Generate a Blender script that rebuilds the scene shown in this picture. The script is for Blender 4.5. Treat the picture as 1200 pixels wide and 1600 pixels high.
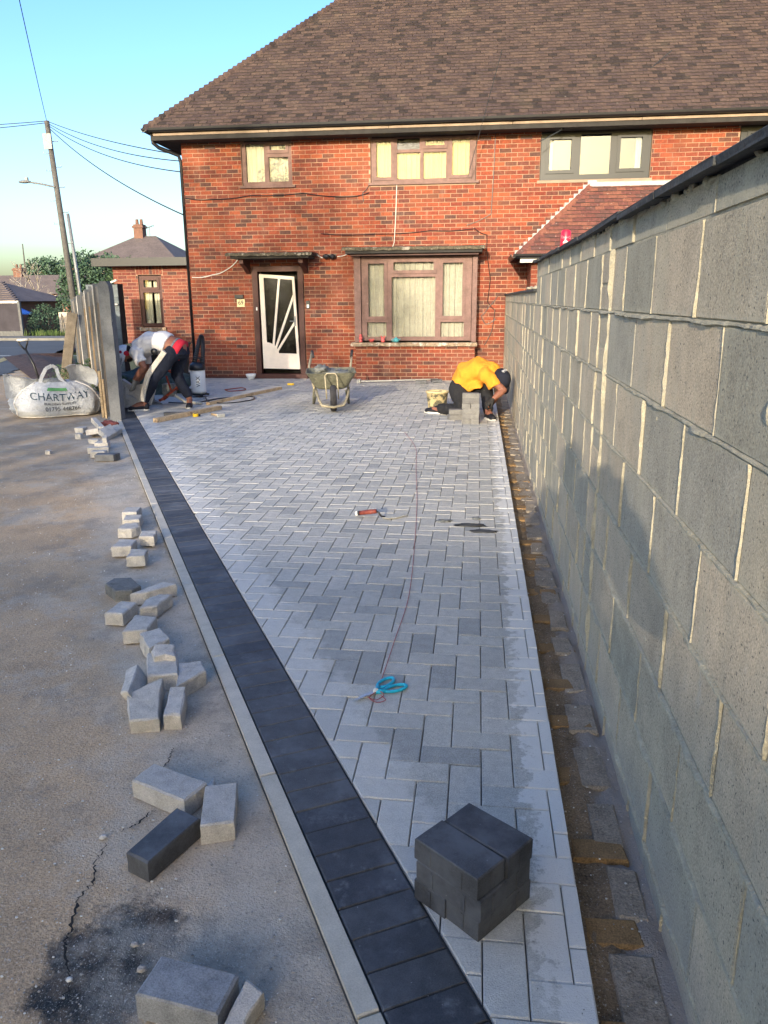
import bpy, bmesh, math, random
from math import sin, cos, pi, radians, sqrt
from mathutils import Vector, Matrix, noise
random.seed(7)
S = bpy.context.scene
for o in list(bpy.data.objects): bpy.data.objects.remove(o, do_unlink=True)
C = S.collection
V = Vector

# ---------------------------------------------------------------- camera
cam_d = bpy.data.cameras.new('camera'); cam = bpy.data.objects.new('camera', cam_d); C.objects.link(cam)
cam_d.sensor_fit = 'VERTICAL'; cam_d.sensor_height = 24.0; cam_d.lens = 24.0*1202/1600
cam_d.clip_start = 0.02; cam_d.clip_end = 2000
R = [(0.99300727, 0.02445021, -0.11549347), (0.11783212, -0.26512226, 0.95698787), (-0.00722134, -0.96390475, -0.26614936)]
m = Matrix(((R[0][0], -R[0][1], -R[0][2], 0.0), (R[1][0], -R[1][1], -R[1][2], 0.0), (R[2][0], -R[2][1], -R[2][2], 1.45), (0, 0, 0, 1)))
cam.matrix_world = m
S.camera = cam

# ---------------------------------------------------------------- light
SUN_EL, SUN_AZ = 12.4, 9.0          # sun low, almost straight behind the camera
L = V((sin(radians(SUN_AZ))*cos(radians(SUN_EL)), cos(radians(SUN_AZ))*cos(radians(SUN_EL)), -sin(radians(SUN_EL))))
sd = bpy.data.lights.new('sun', 'SUN'); sd.energy = 2.0; sd.angle = radians(0.6); sd.color = (1.0, 0.87, 0.69)
sun = bpy.data.objects.new('sun', sd); C.objects.link(sun); sun.rotation_euler = L.to_track_quat('-Z', 'Y').to_euler()
W = bpy.data.worlds.new("World"); S.world = W; W.use_nodes = True
wn = W.node_tree.nodes; wl = W.node_tree.links; wn.clear()
sky = wn.new('ShaderNodeTexSky'); sky.sky_type = 'NISHITA'; sky.sun_disc = False
sky.sun_elevation = radians(SUN_EL); sky.sun_rotation = radians(180+SUN_AZ); sky.air_density = 1.0; sky.dust_density = 2.8; sky.ozone_density = 2.2
hs = wn.new('ShaderNodeHueSaturation'); hs.inputs['Saturation'].default_value = 1.28; hs.inputs['Hue'].default_value = 0.513
bg = wn.new('ShaderNodeBackground'); bg.inputs[1].default_value = 0.15
wo = wn.new('ShaderNodeOutputWorld')
wl.new(sky.outputs[0], hs.inputs['Color']); wl.new(hs.outputs[0], bg.inputs[0]); wl.new(bg.outputs[0], wo.inputs[0])
S.view_settings.view_transform = 'Standard'; S.view_settings.look = 'None'; S.view_settings.gamma = 1.0
S.view_settings.use_curve_mapping = False
S.view_settings.exposure = 1.68
S.render.engine = 'CYCLES'; S.render.film_transparent = False
S.cycles.max_bounces = 6; S.cycles.transparent_max_bounces = 12

# ---------------------------------------------------------------- materials
class NT:
    def __init__(s, name):
        s.m = bpy.data.materials.new(name); s.m.use_nodes = True
        s.t = s.m.node_tree; s.n = s.t.nodes; s.l = s.t.links
        s.b = s.n['Principled BSDF']
        s.pos = s.n.new('ShaderNodeNewGeometry').outputs['Position']
    def lk(s, a, b): s.l.new(a, b)
    def mt(s, op, a, b=None, c=None, clamp=False):
        n = s.n.new('ShaderNodeMath'); n.operation = op; n.use_clamp = clamp
        for i, v in enumerate((a, b, c)):
            if v is None: continue
            if isinstance(v, (int, float)): n.inputs[i].default_value = v
            else: s.lk(v, n.inputs[i])
        return n.outputs[0]
    def noise(s, scale, detail=4, rough=.6, vec=None, dist=0):
        n = s.n.new('ShaderNodeTexNoise'); n.inputs['Scale'].default_value = scale; n.inputs['Detail'].default_value = detail
        n.inputs['Roughness'].default_value = rough; n.inputs['Distortion'].default_value = dist
        s.lk(vec or s.pos, n.inputs['Vector']); return n.outputs['Fac']
    def scaled(s, v):
        n = s.n.new('ShaderNodeMapping'); n.inputs['Scale'].default_value = v; s.lk(s.pos, n.inputs['Vector']); return n.outputs[0]
    def map(s, v, a, b, c=0, d=1, smooth=True):
        n = s.n.new('ShaderNodeMapRange'); n.clamp = True
        if smooth: n.interpolation_type = 'SMOOTHSTEP'
        s.lk(v, n.inputs[0])
        for i, x in enumerate((a, b, c, d)): n.inputs[i+1].default_value = x
        return n.outputs[0]
    def mix(s, f, a, b, mode='MIX'):
        n = s.n.new('ShaderNodeMix'); n.data_type = 'RGBA'; n.blend_type = mode
        for sock, v in ((n.inputs[0], f), (n.inputs[6], a), (n.inputs[7], b)):
            if isinstance(v, (int, float)): sock.default_value = v
            elif isinstance(v, (tuple, list)): sock.default_value = (*v[:3], 1)
            else: s.lk(v, sock)
        return n.outputs[2]
    def xyz(s):
        n = s.n.new('ShaderNodeSeparateXYZ'); s.lk(s.pos, n.inputs[0]); return n.outputs
    def rnd(s):
        a = s.n.new('ShaderNodeObjectInfo').outputs['Random']; b = s.n.new('ShaderNodeAttribute'); b.attribute_name = 'tint'
        return s.mt('FRACT', s.mt('ADD', a, b.outputs['Fac']))
    def bump(s, h, st=.3, dist=.01):
        n = s.n.new('ShaderNodeBump'); n.inputs['Strength'].default_value = st; n.inputs['Distance'].default_value = dist
        s.lk(h, n.inputs['Height']); s.lk(n.outputs[0], s.b.inputs['Normal'])

MATS = {}
def M(name, cols, rough=.85, scale=9, amt=.25, fine=90, famt=.2, bump=.3, bdist=.004, spots=None, metal=0, spec=.35, extra=None, sheen=0):
    if name in MATS: return MATS[name]
    t = NT(name)
    if len(cols) == 1: col = t.mix(0, cols[0], cols[0])
    else:
        r = t.n.new('ShaderNodeValToRGB'); r.color_ramp.interpolation = 'CONSTANT' if len(cols) > 3 else 'LINEAR'
        e = r.color_ramp.elements
        while len(e) < len(cols): e.new(.5)
        for i, c in enumerate(cols):
            e[i].position = i/len(cols) if len(cols) > 3 else i/(len(cols)-1); e[i].color = (*c, 1)
        t.lk(t.rnd(), r.inputs[0]); col = r.outputs[0]
    n1 = t.noise(scale, 5, .65); n2 = t.noise(fine, 3, .7)
    g = t.mt('ADD', t.map(n1, .3, .7, 1-amt, 1+amt, False), t.map(n2, .3, .7, -famt, famt, False))
    gc = t.n.new('ShaderNodeCombineColor')
    for i in range(3): t.lk(g, gc.inputs[i])
    col = t.mix(1.0, col, gc.outputs[0], 'MULTIPLY')
    if spots:
        for (sc, ssc, lo, hi) in (spots if isinstance(spots, list) else [spots]):
            col = t.mix(t.map(t.noise(ssc, 5, .7), lo, hi), col, sc)
    if extra: col = extra(t, col, n1, n2) or col
    t.lk(col, t.b.inputs['Base Color'])
    t.b.inputs['Roughness'].default_value = rough; t.b.inputs['Metallic'].default_value = metal
    t.b.inputs['Specular IOR Level'].default_value = spec
    if sheen: t.b.inputs['Sheen Weight'].default_value = sheen
    if bump: t.bump(t.mt('ADD', n2, t.mt('MULTIPLY', n1, 1.5)), bump, bdist)
    MATS[name] = t.m
    return t.m

def paver_extra(t, col, n1, n2):
    x, y, z = t.xyz()
    nn = t.noise(13, 5, .7); big = t.noise(2.2, 3, .6)
    # dried white cement film along the right edge, the cut left edge and a patch up the drive
    a = t.map(t.mt('ADD', x, t.mt('MULTIPLY', t.mt('SUBTRACT', nn, .5), .30)), .17, .20)
    xx = t.mt('ADD', x, t.mt('MULTIPLY', y, .539)); b = t.map(t.mt('ADD', xx, t.mt('MULTIPLY', t.mt('SUBTRACT', nn, .5), .5)), 1.00, .90)
    wid = t.mt('MULTIPLY', t.map(nn, .52, .64), t.map(t.mt('ABSOLUTE', t.mt('SUBTRACT', y, 8.1)), 1.5, .7))
    smear = t.map(t.noise(30, 4, .7, t.scaled((1, .35, 1))), .64, .74)
    k = t.mt('MAXIMUM', t.mt('MULTIPLY', a, .85), t.mt('MAXIMUM', t.mt('MULTIPLY', b, .36), t.mt('MULTIPLY', wid, .55)))
    k = t.mt('MAXIMUM', k, t.mt('MULTIPLY', smear, .2))
    col = t.mix(k, col, (.72, .70, .65))
    damp = t.mt('MULTIPLY', t.map(big, .45, .72), .10)
    col = t.mix(damp, col, (.19, .20, .20))
    col = t.mix(t.mt('MULTIPLY', t.map(t.noise(5, 6, .75), .56, .70), .35), col, (.58, .57, .54))
    col = t.mix(t.mt('MULTIPLY', t.map(t.noise(420, 2, .6), .62, .70), .45), col, (.12, .12, .115))
    col = t.mix(t.mt('MULTIPLY', t.map(t.noise(300, 2, .6, t.scaled((1.1, 1.1, 1))), .66, .72), .4), col, (.66, .65, .62))
    return col

PAVER = M('paver_concrete', [(0.458, 0.441, 0.393), (0.484, 0.466, 0.412), (0.504, 0.481, 0.425), (0.416, 0.406, 0.367), (0.473, 0.457, 0.405), (0.520, 0.495, 0.436), (0.447, 0.433, 0.388), (0.489, 0.469, 0.417), (0.359, 0.354, 0.325), (0.468, 0.449, 0.398)],
          scale=25, amt=.13, fine=260, famt=.34, bump=.8, bdist=.003, extra=paver_extra, rough=.8)
DARKP = M('charcoal_paver', [(.044, .045, .050), (.058, .059, .062), (.072, .072, .074), (.050, .051, .055), (.064, .064, .066)], scale=22, amt=.25, fine=300, famt=.35, bump=.5, bdist=.002, rough=.62,
          spots=[((.17, .175, .18), 12, .56, .78), ((.36, .36, .36), 60, .67, .73), ((.11, .115, .125), 4, .45, .7)], spec=.5)
KERB = M('edging_concrete', [(0.465, 0.432, 0.353), (0.530, 0.481, 0.394), (0.427, 0.402, 0.338)], scale=12, amt=.12, fine=260, famt=.15, bump=.3, bdist=.002)
BLOCK = M('broken_paver', [(0.435, 0.411, 0.365), (0.521, 0.479, 0.417), (0.400, 0.383, 0.354)], scale=18, amt=.22, fine=240, famt=.25, bump=.7, bdist=.004, spots=((.47, .43, .37), 14, .58, .70))
SAND = M('jointing_sand', [(.07, .066, .06)], scale=20, amt=.2, fine=400, famt=.4, bump=.4)

def brick_extra(t, col, n1, n2):
    x, y, z = t.xyz()
    base_dark = t.mt('MULTIPLY', t.map(z, .35, .0), .55)  # bricks get darker towards the bottom of the wall
    col = t.mix(base_dark, col, (.06, .035, .03))
    col = t.mix(t.mt('MULTIPLY', t.map(t.noise(1.1, 4, .6), .5, .68), .35), col, (.31, .095, .042))
    col = t.mix(t.mt('MULTIPLY', t.map(t.noise(3.2, 5, .7, t.scaled((1, 1, .4))), .56, .70), .28), col, (.30, .20, .15))
    col = t.mix(t.mt('MULTIPLY', t.map(t.noise(.8, 3, .6, t.scaled((1, 1, 2))), .52, .7), .3), col, (.10, .06, .045))
    return col
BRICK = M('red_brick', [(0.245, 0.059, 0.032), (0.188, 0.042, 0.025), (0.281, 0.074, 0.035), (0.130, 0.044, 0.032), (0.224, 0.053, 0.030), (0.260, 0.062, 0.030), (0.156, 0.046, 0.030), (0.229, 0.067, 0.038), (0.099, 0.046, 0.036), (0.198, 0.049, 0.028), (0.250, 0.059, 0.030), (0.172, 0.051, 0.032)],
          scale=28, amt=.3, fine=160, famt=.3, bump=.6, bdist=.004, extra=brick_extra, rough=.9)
BRICKB = M('brown_brick', [(0.187, 0.060, 0.043), (0.145, 0.047, 0.038), (0.221, 0.076, 0.051), (0.093, 0.047, 0.043), (0.170, 0.051, 0.038), (0.204, 0.064, 0.043)], scale=28, amt=.3, fine=160, famt=.3, bump=.6, bdist=.004, rough=.9)
MORTAR = M('brick_mortar', [(.37, .245, .17)], scale=5, amt=.25, fine=120, famt=.2, bump=.5, bdist=.004, spots=((.25, .14, .10), 1.6, .52, .68))
def tile_extra(t, col, n1, n2):
    x, y, z = t.xyz()
    col = t.mix(t.map(t.noise(15, 4, .75), .66, .74), col, (.38, .35, .29))
    col = t.mix(t.mt('MULTIPLY', t.map(t.noise(2.0, 4, .6), .55, .68), .18), col, (.19, .14, .09))
    return col
TILE = M('clay_roof_tile', [(0.079, 0.051, 0.043), (0.060, 0.039, 0.036), (0.095, 0.061, 0.049), (0.073, 0.048, 0.043), (0.104, 0.068, 0.054), (0.035, 0.025, 0.023), (0.086, 0.057, 0.048), (0.067, 0.045, 0.042)], scale=22, amt=.35, fine=120, famt=.3, bump=.7, bdist=.006, extra=tile_extra, rough=.95)
TILER = M('red_porch_tile', [(.20, .075, .055), (.16, .06, .048), (.23, .09, .06), (.13, .06, .05)], scale=22, amt=.3, fine=120, famt=.3, bump=.6, bdist=.006, rough=.95,
          spots=((.50, .44, .34), 17, .63, .70))
def cb_extra(t, col, n1, n2):
    x, y, z = t.xyz()
    col = t.mix(t.mt('MULTIPLY', t.map(t.noise(3, 4, .7, t.scaled((1, 1, .25))), .5, .7), .45), col, (.42, .39, .30))
    pit = t.mt('MAXIMUM', t.map(t.noise(130, 2, .5), .37, .30), t.map(t.noise(62, 2, .5), .30, .25))
    col = t.mix(t.mt('MULTIPLY', t.map(t.noise(5, 5, .7, t.scaled((1, 1.6, .18))), .52, .66), .4), col, (.50, .45, .32))
    col = t.mix(t.mt('MULTIPLY', pit, .8), col, (.06, .065, .06))
    col = t.mix(t.mt('MULTIPLY', t.map(t.noise(7, 5, .75), .62, .72), .3), col, (.50, .48, .42))
    zf = t.mt('ABSOLUTE', t.mt('SUBTRACT', t.mt('FRACT', t.mt('DIVIDE', t.mt('ADD', z, .095), .23)), .5))
    edge = t.mt('MULTIPLY', t.map(t.mt('ADD', zf, t.mt('MULTIPLY', t.mt('SUBTRACT', t.noise(16, 5, .75, t.scaled((1, 1, .5))), .5), .34)), .10, .01), .55)
    col = t.mix(edge, col, (.50, .455, .33))
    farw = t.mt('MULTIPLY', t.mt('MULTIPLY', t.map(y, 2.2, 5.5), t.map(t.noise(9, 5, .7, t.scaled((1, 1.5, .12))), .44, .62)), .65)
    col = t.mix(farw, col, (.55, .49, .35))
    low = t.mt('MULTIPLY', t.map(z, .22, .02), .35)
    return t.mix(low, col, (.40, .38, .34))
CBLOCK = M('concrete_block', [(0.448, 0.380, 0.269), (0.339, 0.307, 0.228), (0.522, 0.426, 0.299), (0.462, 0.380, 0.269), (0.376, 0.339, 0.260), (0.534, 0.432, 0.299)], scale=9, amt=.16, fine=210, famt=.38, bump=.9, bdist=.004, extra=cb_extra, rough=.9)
CMORT = M('block_mortar', [(.40, .36, .26)], scale=14, amt=.25, fine=150, famt=.2, bump=.7, bdist=.006, spots=((.36, .33, .26), 6, .5, .65))
SLATE = M('coping_slab', [(.045, .048, .05), (.06, .062, .062)], scale=16, amt=.35, fine=90, famt=.3, bump=.8, bdist=.006, rough=.8, spots=((.22, .21, .16), 14, .64, .72))

def court_extra(t, col, n1, n2):
    x, y, z = t.xyz()
    d = t.mt('MULTIPLY', t.mt('ADD', x, t.mt('ADD', t.mt('MULTIPLY', y, .539), -.52)), -.8803)   # distance left of the edging
    wob = t.mt('MULTIPLY', t.mt('SUBTRACT', t.noise(2.4, 5, .65), .5), .9)
    s = t.map(t.mt('ADD', d, wob), .62, .25)
    sandc = t.mix(t.map(t.noise(6, 5, .7), .4, .65), (.54, .475, .385), (.40, .355, .29))
    sandm = s
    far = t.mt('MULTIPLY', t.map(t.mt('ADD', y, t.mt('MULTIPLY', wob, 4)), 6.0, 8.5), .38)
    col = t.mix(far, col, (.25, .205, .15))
    yel = t.mt('MULTIPLY', t.map(t.noise(.9, 4, .6), .52, .64), .30)
    col = t.mix(yel, col, (.34, .28, .18))
    col = t.mix(t.mt('MULTIPLY', sandm, .75), col, sandc)
    # wet patch
    wx = t.mt('ADD', x, .80); wy = t.mt('SUBTRACT', y, 1.33)
    r2 = t.mt('SQRT', t.mt('ADD', t.mt('MULTIPLY', t.mt('POWER', wx, 2), 1.8), t.mt('POWER', wy, 2)))
    rr = t.mt('ADD', r2, t.mt('MULTIPLY', t.mt('SUBTRACT', t.noise(9, 5, .7), .5), .42))
    wet = t.map(rr, .235, .15)
    col = t.mix(wet, col, t.mix(t.map(t.noise(14, 4, .7), .45, .6), (.018, .015, .012), (.085, .06, .038)))
    wx = t.mt('ADD', x, .52); wy = t.mt('SUBTRACT', y, 1.27)
    r3 = t.mt('ADD', t.mt('SQRT', t.mt('ADD', t.mt('POWER', wx, 2), t.mt('POWER', wy, 2))), t.mt('MULTIPLY', t.mt('SUBTRACT', t.noise(9, 5, .7), .5), .3))
    col = t.mix(t.mt('MULTIPLY', t.map(r3, .22, .08), .45), col, (.15, .135, .11))
    col = t.mix(t.mt('MULTIPLY', t.map(t.noise(1.9, 7, .75, None, .15), .48, .60), .42), col, (.48, .435, .36))
    col = t.mix(t.mt('MULTIPLY', t.map(t.noise(2.6, 7, .78, None, .15), .50, .62), .42), col, (.19, .175, .15))
    col = t.mix(t.mt('MULTIPLY', t.map(t.noise(85, 3, .7), .56, .66), .40), col, (.12, .11, .095))
    gr = t.map(t.noise(190, 2, .6), .60, .68)
    col = t.mix(t.mt('MULTIPLY', gr, .55), col, (.60, .55, .47))
    rg = t.mt('SUBTRACT', .92, t.mt('MULTIPLY', wet, .45)); t.lk(rg, t.b.inputs['Roughness'])
    return col
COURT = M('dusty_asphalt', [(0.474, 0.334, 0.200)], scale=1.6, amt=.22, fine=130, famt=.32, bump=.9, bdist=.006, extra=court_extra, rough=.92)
ROAD = M('road_asphalt', [(.075, .082, .092)], scale=.8, amt=.2, fine=90, famt=.2, bump=.4)
WPAINT = M('white_road_paint', [(.55, .55, .52)], scale=8, amt=.3, bump=0)
YPAINT = M('yellow_road_paint', [(.30, .25, .12)], scale=8, amt=.4, bump=0)
PAVE = M('footway_asphalt', [(.17, .165, .155)], scale=3, bump=.2)
EARTH = M('bare_earth', [(.10, .09, .06)], scale=.4, amt=.3, fine=9, famt=.3, bump=.3, spots=((.07, .10, .035), .15, .45, .6))
SOIL = M('leaf_litter', [(.055, .032, .028), (.075, .05, .035), (.10, .06, .04)], scale=4, amt=.4, fine=60, famt=.5, bump=.6, bdist=.02)
def ch_extra(t, col, n1, n2):
    x, y, z = t.xyz()
    a = t.map(t.mt('ADD', x, t.mt('MULTIPLY', t.mt('SUBTRACT', t.noise(11, 5, .7), .5), .16)), .37, .42)
    col = t.mix(a, col, (.30, .26, .22))
    return t.mix(t.map(t.noise(150, 2, .6), .63, .70), col, (.42, .38, .32))
CHAN = M('damp_brown_sand', [(.21, .15, .09)], scale=7, amt=.4, fine=160, famt=.5, bump=1.0, bdist=.008, extra=ch_extra)
HAUNCH = M('haunching_concrete', [(0.275, 0.231, 0.176), (0.319, 0.268, 0.204)], scale=14, amt=.25, fine=170, famt=.4, bump=1.0, bdist=.006)
DSAND = M('damp_sand_bed', [(0.276, 0.168, 0.072), (0.228, 0.144, 0.066)], scale=9, amt=.25, fine=200, famt=.4, bump=.9, bdist=.004)
FRAME = M('brown_window_paint', [(.17, .095, .08)], scale=9, amt=.25, fine=60, famt=.2, bump=.3, spots=((.38, .30, .24), 22, .64, .74), rough=.6)
FRAMED = M('dark_brown_paint', [(.07, .025, .02)], scale=9, amt=.25, bump=.2, rough=.55)
GREYF = M('grey_upvc', [(.028, .030, .033)], scale=5, amt=.05, famt=.03, bump=0, rough=.4)
WHITE = M('white_plastic', [(.75, .74, .70)], scale=5, amt=.08, famt=.05, bump=0, rough=.45)
DOORW = M('cream_door_paint', [(.78, .68, .58)], scale=6, amt=.10, famt=.05, bump=.1, rough=.5)
BLACK = M('black_plastic', [(.012, .012, .014)], scale=8, amt=.2, famt=.1, bump=0, rough=.4, spec=.5)
CREAMB = M('cream_fascia', [(.30, .225, .165)], scale=3, amt=.25, bump=.1)
DARKW = M('weathered_dark_board', [(.035, .032, .03)], scale=6, amt=.3, bump=.3)
MOSS = M('mossy_felt', [(.10, .085, .06), (.13, .11, .075)], scale=16, amt=.4, fine=80, famt=.5, bump=1, bdist=.02, spots=((.42, .38, .31), 8, .55, .66))
SILL = M('weathered_sill', [(.30, .22, .15)], scale=14, amt=.4, fine=70, famt=.4, bump=.8, bdist=.01, spots=[((.50, .46, .40), 9, .52, .62), ((.10, .08, .06), 16, .58, .7)])
LEAD = M('lead_flashing', [(.36, .37, .37)], scale=9, amt=.2, bump=.2, rough=.6)
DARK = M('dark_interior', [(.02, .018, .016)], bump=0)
CONC = M('grey_concrete_post', [(0.120, 0.123, 0.126)], scale=10, amt=.2, fine=90, famt=.2, bump=.4, spots=((.45, .43, .38), 12, .66, .75))
WOOD = M('ochre_fence_board', [(.24, .155, .075), (.20, .14, .085), (.27, .18, .09), (.16, .13, .095)], scale=10, amt=.25, fine=60, famt=.2, bump=.3)
WOODG = M('weathered_fence_top', [(.20, .18, .155), (.24, .21, .175)], scale=10, amt=.3, bump=.4)
BATTEN = M('pale_timber', [(.50, .36, .21)], scale=18, amt=.3, fine=70, famt=.15, bump=.2, spots=((.25, .17, .10), 5, .55, .68))
POLE = M('grey_timber_pole', [(.10, .095, .09)], scale=6, amt=.3, bump=.4)
METAL = M('galvanised_metal', [(0.216, 0.222, 0.228)], scale=9, amt=.15, bump=.1, rough=.5, metal=.4)
RUST = M('red_oxide_metal', [(.30, .06, .035)], scale=30, amt=.5, fine=90, famt=.3, bump=.4)
LEAF = M('tree_leaves', [(.035, .065, .03), (.05, .09, .035), (.065, .115, .045), (.04, .08, .045)], scale=1.2, amt=.35, fine=9, famt=.25, bump=0, rough=.7)
LEAFY = M('yellow_green_leaves', [(.13, .15, .03), (.10, .13, .03), (.17, .17, .04)], scale=2, amt=.3, bump=0, rough=.7)
LEAFD = M('bluish_leaves', [(.035, .07, .045), (.05, .095, .06), (.065, .12, .07)], scale=1.2, amt=.3, bump=0, rough=.7)
GRASS = M('grass_blades', [(.055, .11, .025), (.08, .13, .035), (.11, .14, .05)], scale=1.5, amt=.3, bump=0, rough=.8)
BARK = M('tree_bark', [(.12, .10, .08)], scale=12, amt=.3, bump=.5)
SKIN = M('skin', [(.36, .17, .11)], scale=20, amt=.08, fine=200, famt=.05, bump=.1, rough=.6)
SKIND = M('tanned_skin', [(.23, .095, .06)], scale=20, amt=.08, fine=200, famt=.05, bump=.1, rough=.6)
HAIR = M('dark_hair', [(.015, .011, .009)], scale=60, amt=.3, bump=.3)
TEEW = M('white_cotton', [(.68, .65, .63)], scale=12, amt=.08, fine=90, famt=.04, bump=.5, bdist=.012, rough=.95)
TEEY = M('yellow_cotton', [(.72, .29, .025)], scale=12, amt=.10, fine=90, famt=.05, bump=.5, bdist=.012, rough=.95)
NAVY = M('navy_trousers', [(.007, .010, .022)], scale=12, amt=.3, fine=90, famt=.1, bump=.5, bdist=.01, rough=.9)
BLKT = M('black_trousers', [(.016, .016, .018)], scale=12, amt=.3, fine=90, famt=.1, bump=.5, bdist=.01, rough=.9, spots=((.13, .12, .11), 22, .66, .75))
STRIPE = M('beige_stripe', [(.55, .50, .42)], scale=12, amt=.12, bump=.3)
REDC = M('red_cloth', [(.55, .02, .04)], scale=12, amt=.12, bump=.3)
GREYB = M('grey_waistband', [(.16, .16, .17)], scale=50, amt=.4, bump=.3)
CAPB = M('black_cap_cloth', [(.010, .012, .024)], scale=20, amt=.2, bump=.2, rough=.85)
CAPW = M('white_cap_cloth', [(.72, .72, .76)], scale=20, amt=.1, bump=.2, rough=.9)
CAPR = M('crimson_cap_cloth', [(.26, .015, .04)], scale=20, amt=.1, bump=.2, rough=.9)
GLOVE = M('grey_work_glove', [(.22, .205, .17)], scale=40, amt=.2, bump=.4)
GLOVB = M('black_work_glove', [(.03, .028, .025)], scale=40, amt=.3, bump=.4)
SHOE = M('black_shoe', [(.012, .012, .016)], scale=30, amt=.3, bump=.2, rough=.6)
SOLE = M('pale_shoe_sole', [(.55, .53, .48)], scale=30, amt=.2, bump=.2)
BAG = M('white_woven_bag', [(0.672, 0.683, 0.693)], scale=13, amt=.14, fine=90, famt=.06, bump=1.0, bdist=.03, rough=.7, spots=((.47, .45, .42), 3.5, .55, .75))
INK = M('blue_grey_print', [(.07, .13, .17)], bump=0, scale=20, amt=.3)
INKD = M('dark_print', [(.10, .105, .11)], bump=0, scale=30, amt=.3)
INKG = M('green_print', [(.10, .28, .10)], bump=0)
BARROW = M('muddy_barrow_steel', [(.17, .165, .115)], scale=12, amt=.35, fine=90, famt=.3, bump=.5, rough=.7, spots=((.38, .34, .24), 16, .58, .70))
BARRF = M('cement_caked_tube', [(.40, .34, .22)], scale=22, amt=.35, bump=.6)
RUBBER = M('dusty_rubber', [(.045, .042, .042)], scale=18, amt=.3, bump=.3)
CEMENT = M('grey_cement_lump', [(.22, .225, .21)], scale=20, amt=.35, fine=90, famt=.3, bump=1, bdist=.01)
BUCK = M('cement_smeared_bucket', [(.14, .13, .09)], scale=14, amt=.3, bump=.5, spots=((.62, .50, .26), 9, .44, .50))
BUCKT = M('dried_mortar', [(.62, .50, .28)], scale=20, amt=.25, bump=.8, bdist=.01)
BLUE = M('blue_canvas', [(.02, .10, .42)], bump=0)
TURQ = M('turquoise_grip', [(.02, .42, .60)], scale=30, amt=.1, bump=0, rough=.35)
STEEL = M('bright_steel', [(.55, .55, .52)], scale=40, amt=.15, bump=.05, rough=.35, metal=.8)
DUSTST = M('cement_dusted_steel', [(.42, .41, .36)], scale=40, amt=.25, bump=.2, rough=.6)
HANDLE = M('red_brown_handle', [(.20, .045, .03)], scale=60, amt=.3, bump=.1, rough=.5)
REDLINE = M('red_string', [(.38, .10, .10)], bump=0)
YEL = M('yellow_plastic', [(.80, .50, .02)], bump=0, rough=.4)
CANR = M('red_drink_can', [(.60, .012, .04)], bump=0, rough=.3, spec=.6)
NET = M('net_curtain', [(.47, .455, .435)], scale=14, amt=.12, fine=70, famt=.12, bump=.2, spots=((.34, .31, .23), 34, .60, .68))
CURT = M('white_curtain', [(.68, .66, .60)], scale=10, amt=.1, bump=.1)
WARMN = M('sunlit_yellow_net', [(.60, .50, .23)], scale=4, amt=.15, fine=60, famt=.10, bump=.2, spots=((.36, .33, .22), 30, .58, .66))  # warm sunlight on the net is put into its yellow colour
BINM = M('dark_green_bin', [(.035, .05, .045)], scale=9, amt=.2, bump=.1, rough=.5)
TARP = M('green_tarpaulin', [(.045, .065, .055), (.06, .085, .07)], scale=12, amt=.4, bump=.8, bdist=.02, rough=.6)
SHED = M('blue_grey_shed_board', [(.12, .14, .15), (.15, .17, .18)], scale=8, amt=.25, bump=.3)
FARB = M('far_brick', [(.16, .085, .065)], scale=3, amt=.2, bump=0)
FARR = M('far_roof_tile', [(.13, .105, .10)], scale=1.5, amt=.2, fine=12, famt=.2, bump=0)
FARW = M('far_white_trim', [(.62, .58, .52)], bump=0)
FDARK = M('dark_fence_panel', [(.045, .04, .05)], scale=2, amt=.2, bump=0)
PLATE = M('cream_plaque', [(.72, .62, .34)], bump=0, rough=.5)
TEAL = M('teal_glaze', [(.08, .36, .38)], bump=0, rough=.3)
PINK = M('pink_glaze', [(.55, .10, .09)], bump=0, rough=.3)
PIGMENT = M('slate_puddle', [(.05, .052, .055)], bump=0)
STONE = M('pale_pebble', [(.50, .47, .42), (.36, .33, .29), (.60, .58, .53), (.24, .22, .20)], scale=30, amt=.2, bump=.3)
REDBR = M('broken_red_brick', [(.24, .07, .055)], scale=20, amt=.3, bump=.7)
CRACK = M('crack_shadow', [(.02, .018, .016)], bump=0)

def glass(name, refl, tint=(1, 1, 1), rough=.0, tex=0):
    t = NT(name); t.n.remove(t.b); out = t.n['Material Output']
    tr = t.n.new('ShaderNodeBsdfTransparent'); tr.inputs[0].default_value = (*tint, 1)
    gl = t.n.new('ShaderNodeBsdfGlossy'); gl.inputs['Roughness'].default_value = rough
    fr = t.n.new('ShaderNodeFresnel'); fr.inputs[0].default_value = refl
    mx = t.n.new('ShaderNodeMixShader')
    if tex:
        b = t.n.new('ShaderNodeBump'); b.inputs['Strength'].default_value = .4; b.inputs['Distance'].default_value = .01
        t.lk(t.noise(tex, 3), b.inputs['Height']); t.lk(b.outputs[0], gl.inputs['Normal'])
    t.lk(fr.outputs[0], mx.inputs[0]); t.lk(tr.outputs[0], mx.inputs[1]); t.lk(gl.outputs[0], mx.inputs[2]); t.lk(mx.outputs[0], out.inputs[0])
    return t.m
GLASS = glass('window_glass', 1.32, (.92, .92, .88))
GLASSR = glass('reflective_double_glazing', 1.9, (.75, .78, .80), tex=.9)
GLASSD = glass('dark_patterned_glass', 1.35, (.12, .13, .13), .15, tex=60)
TILEEDGE = M('tile_edge_dark', [(.045, .036, .032)], bump=0)  # darker colour for the side faces of the tiles

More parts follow.
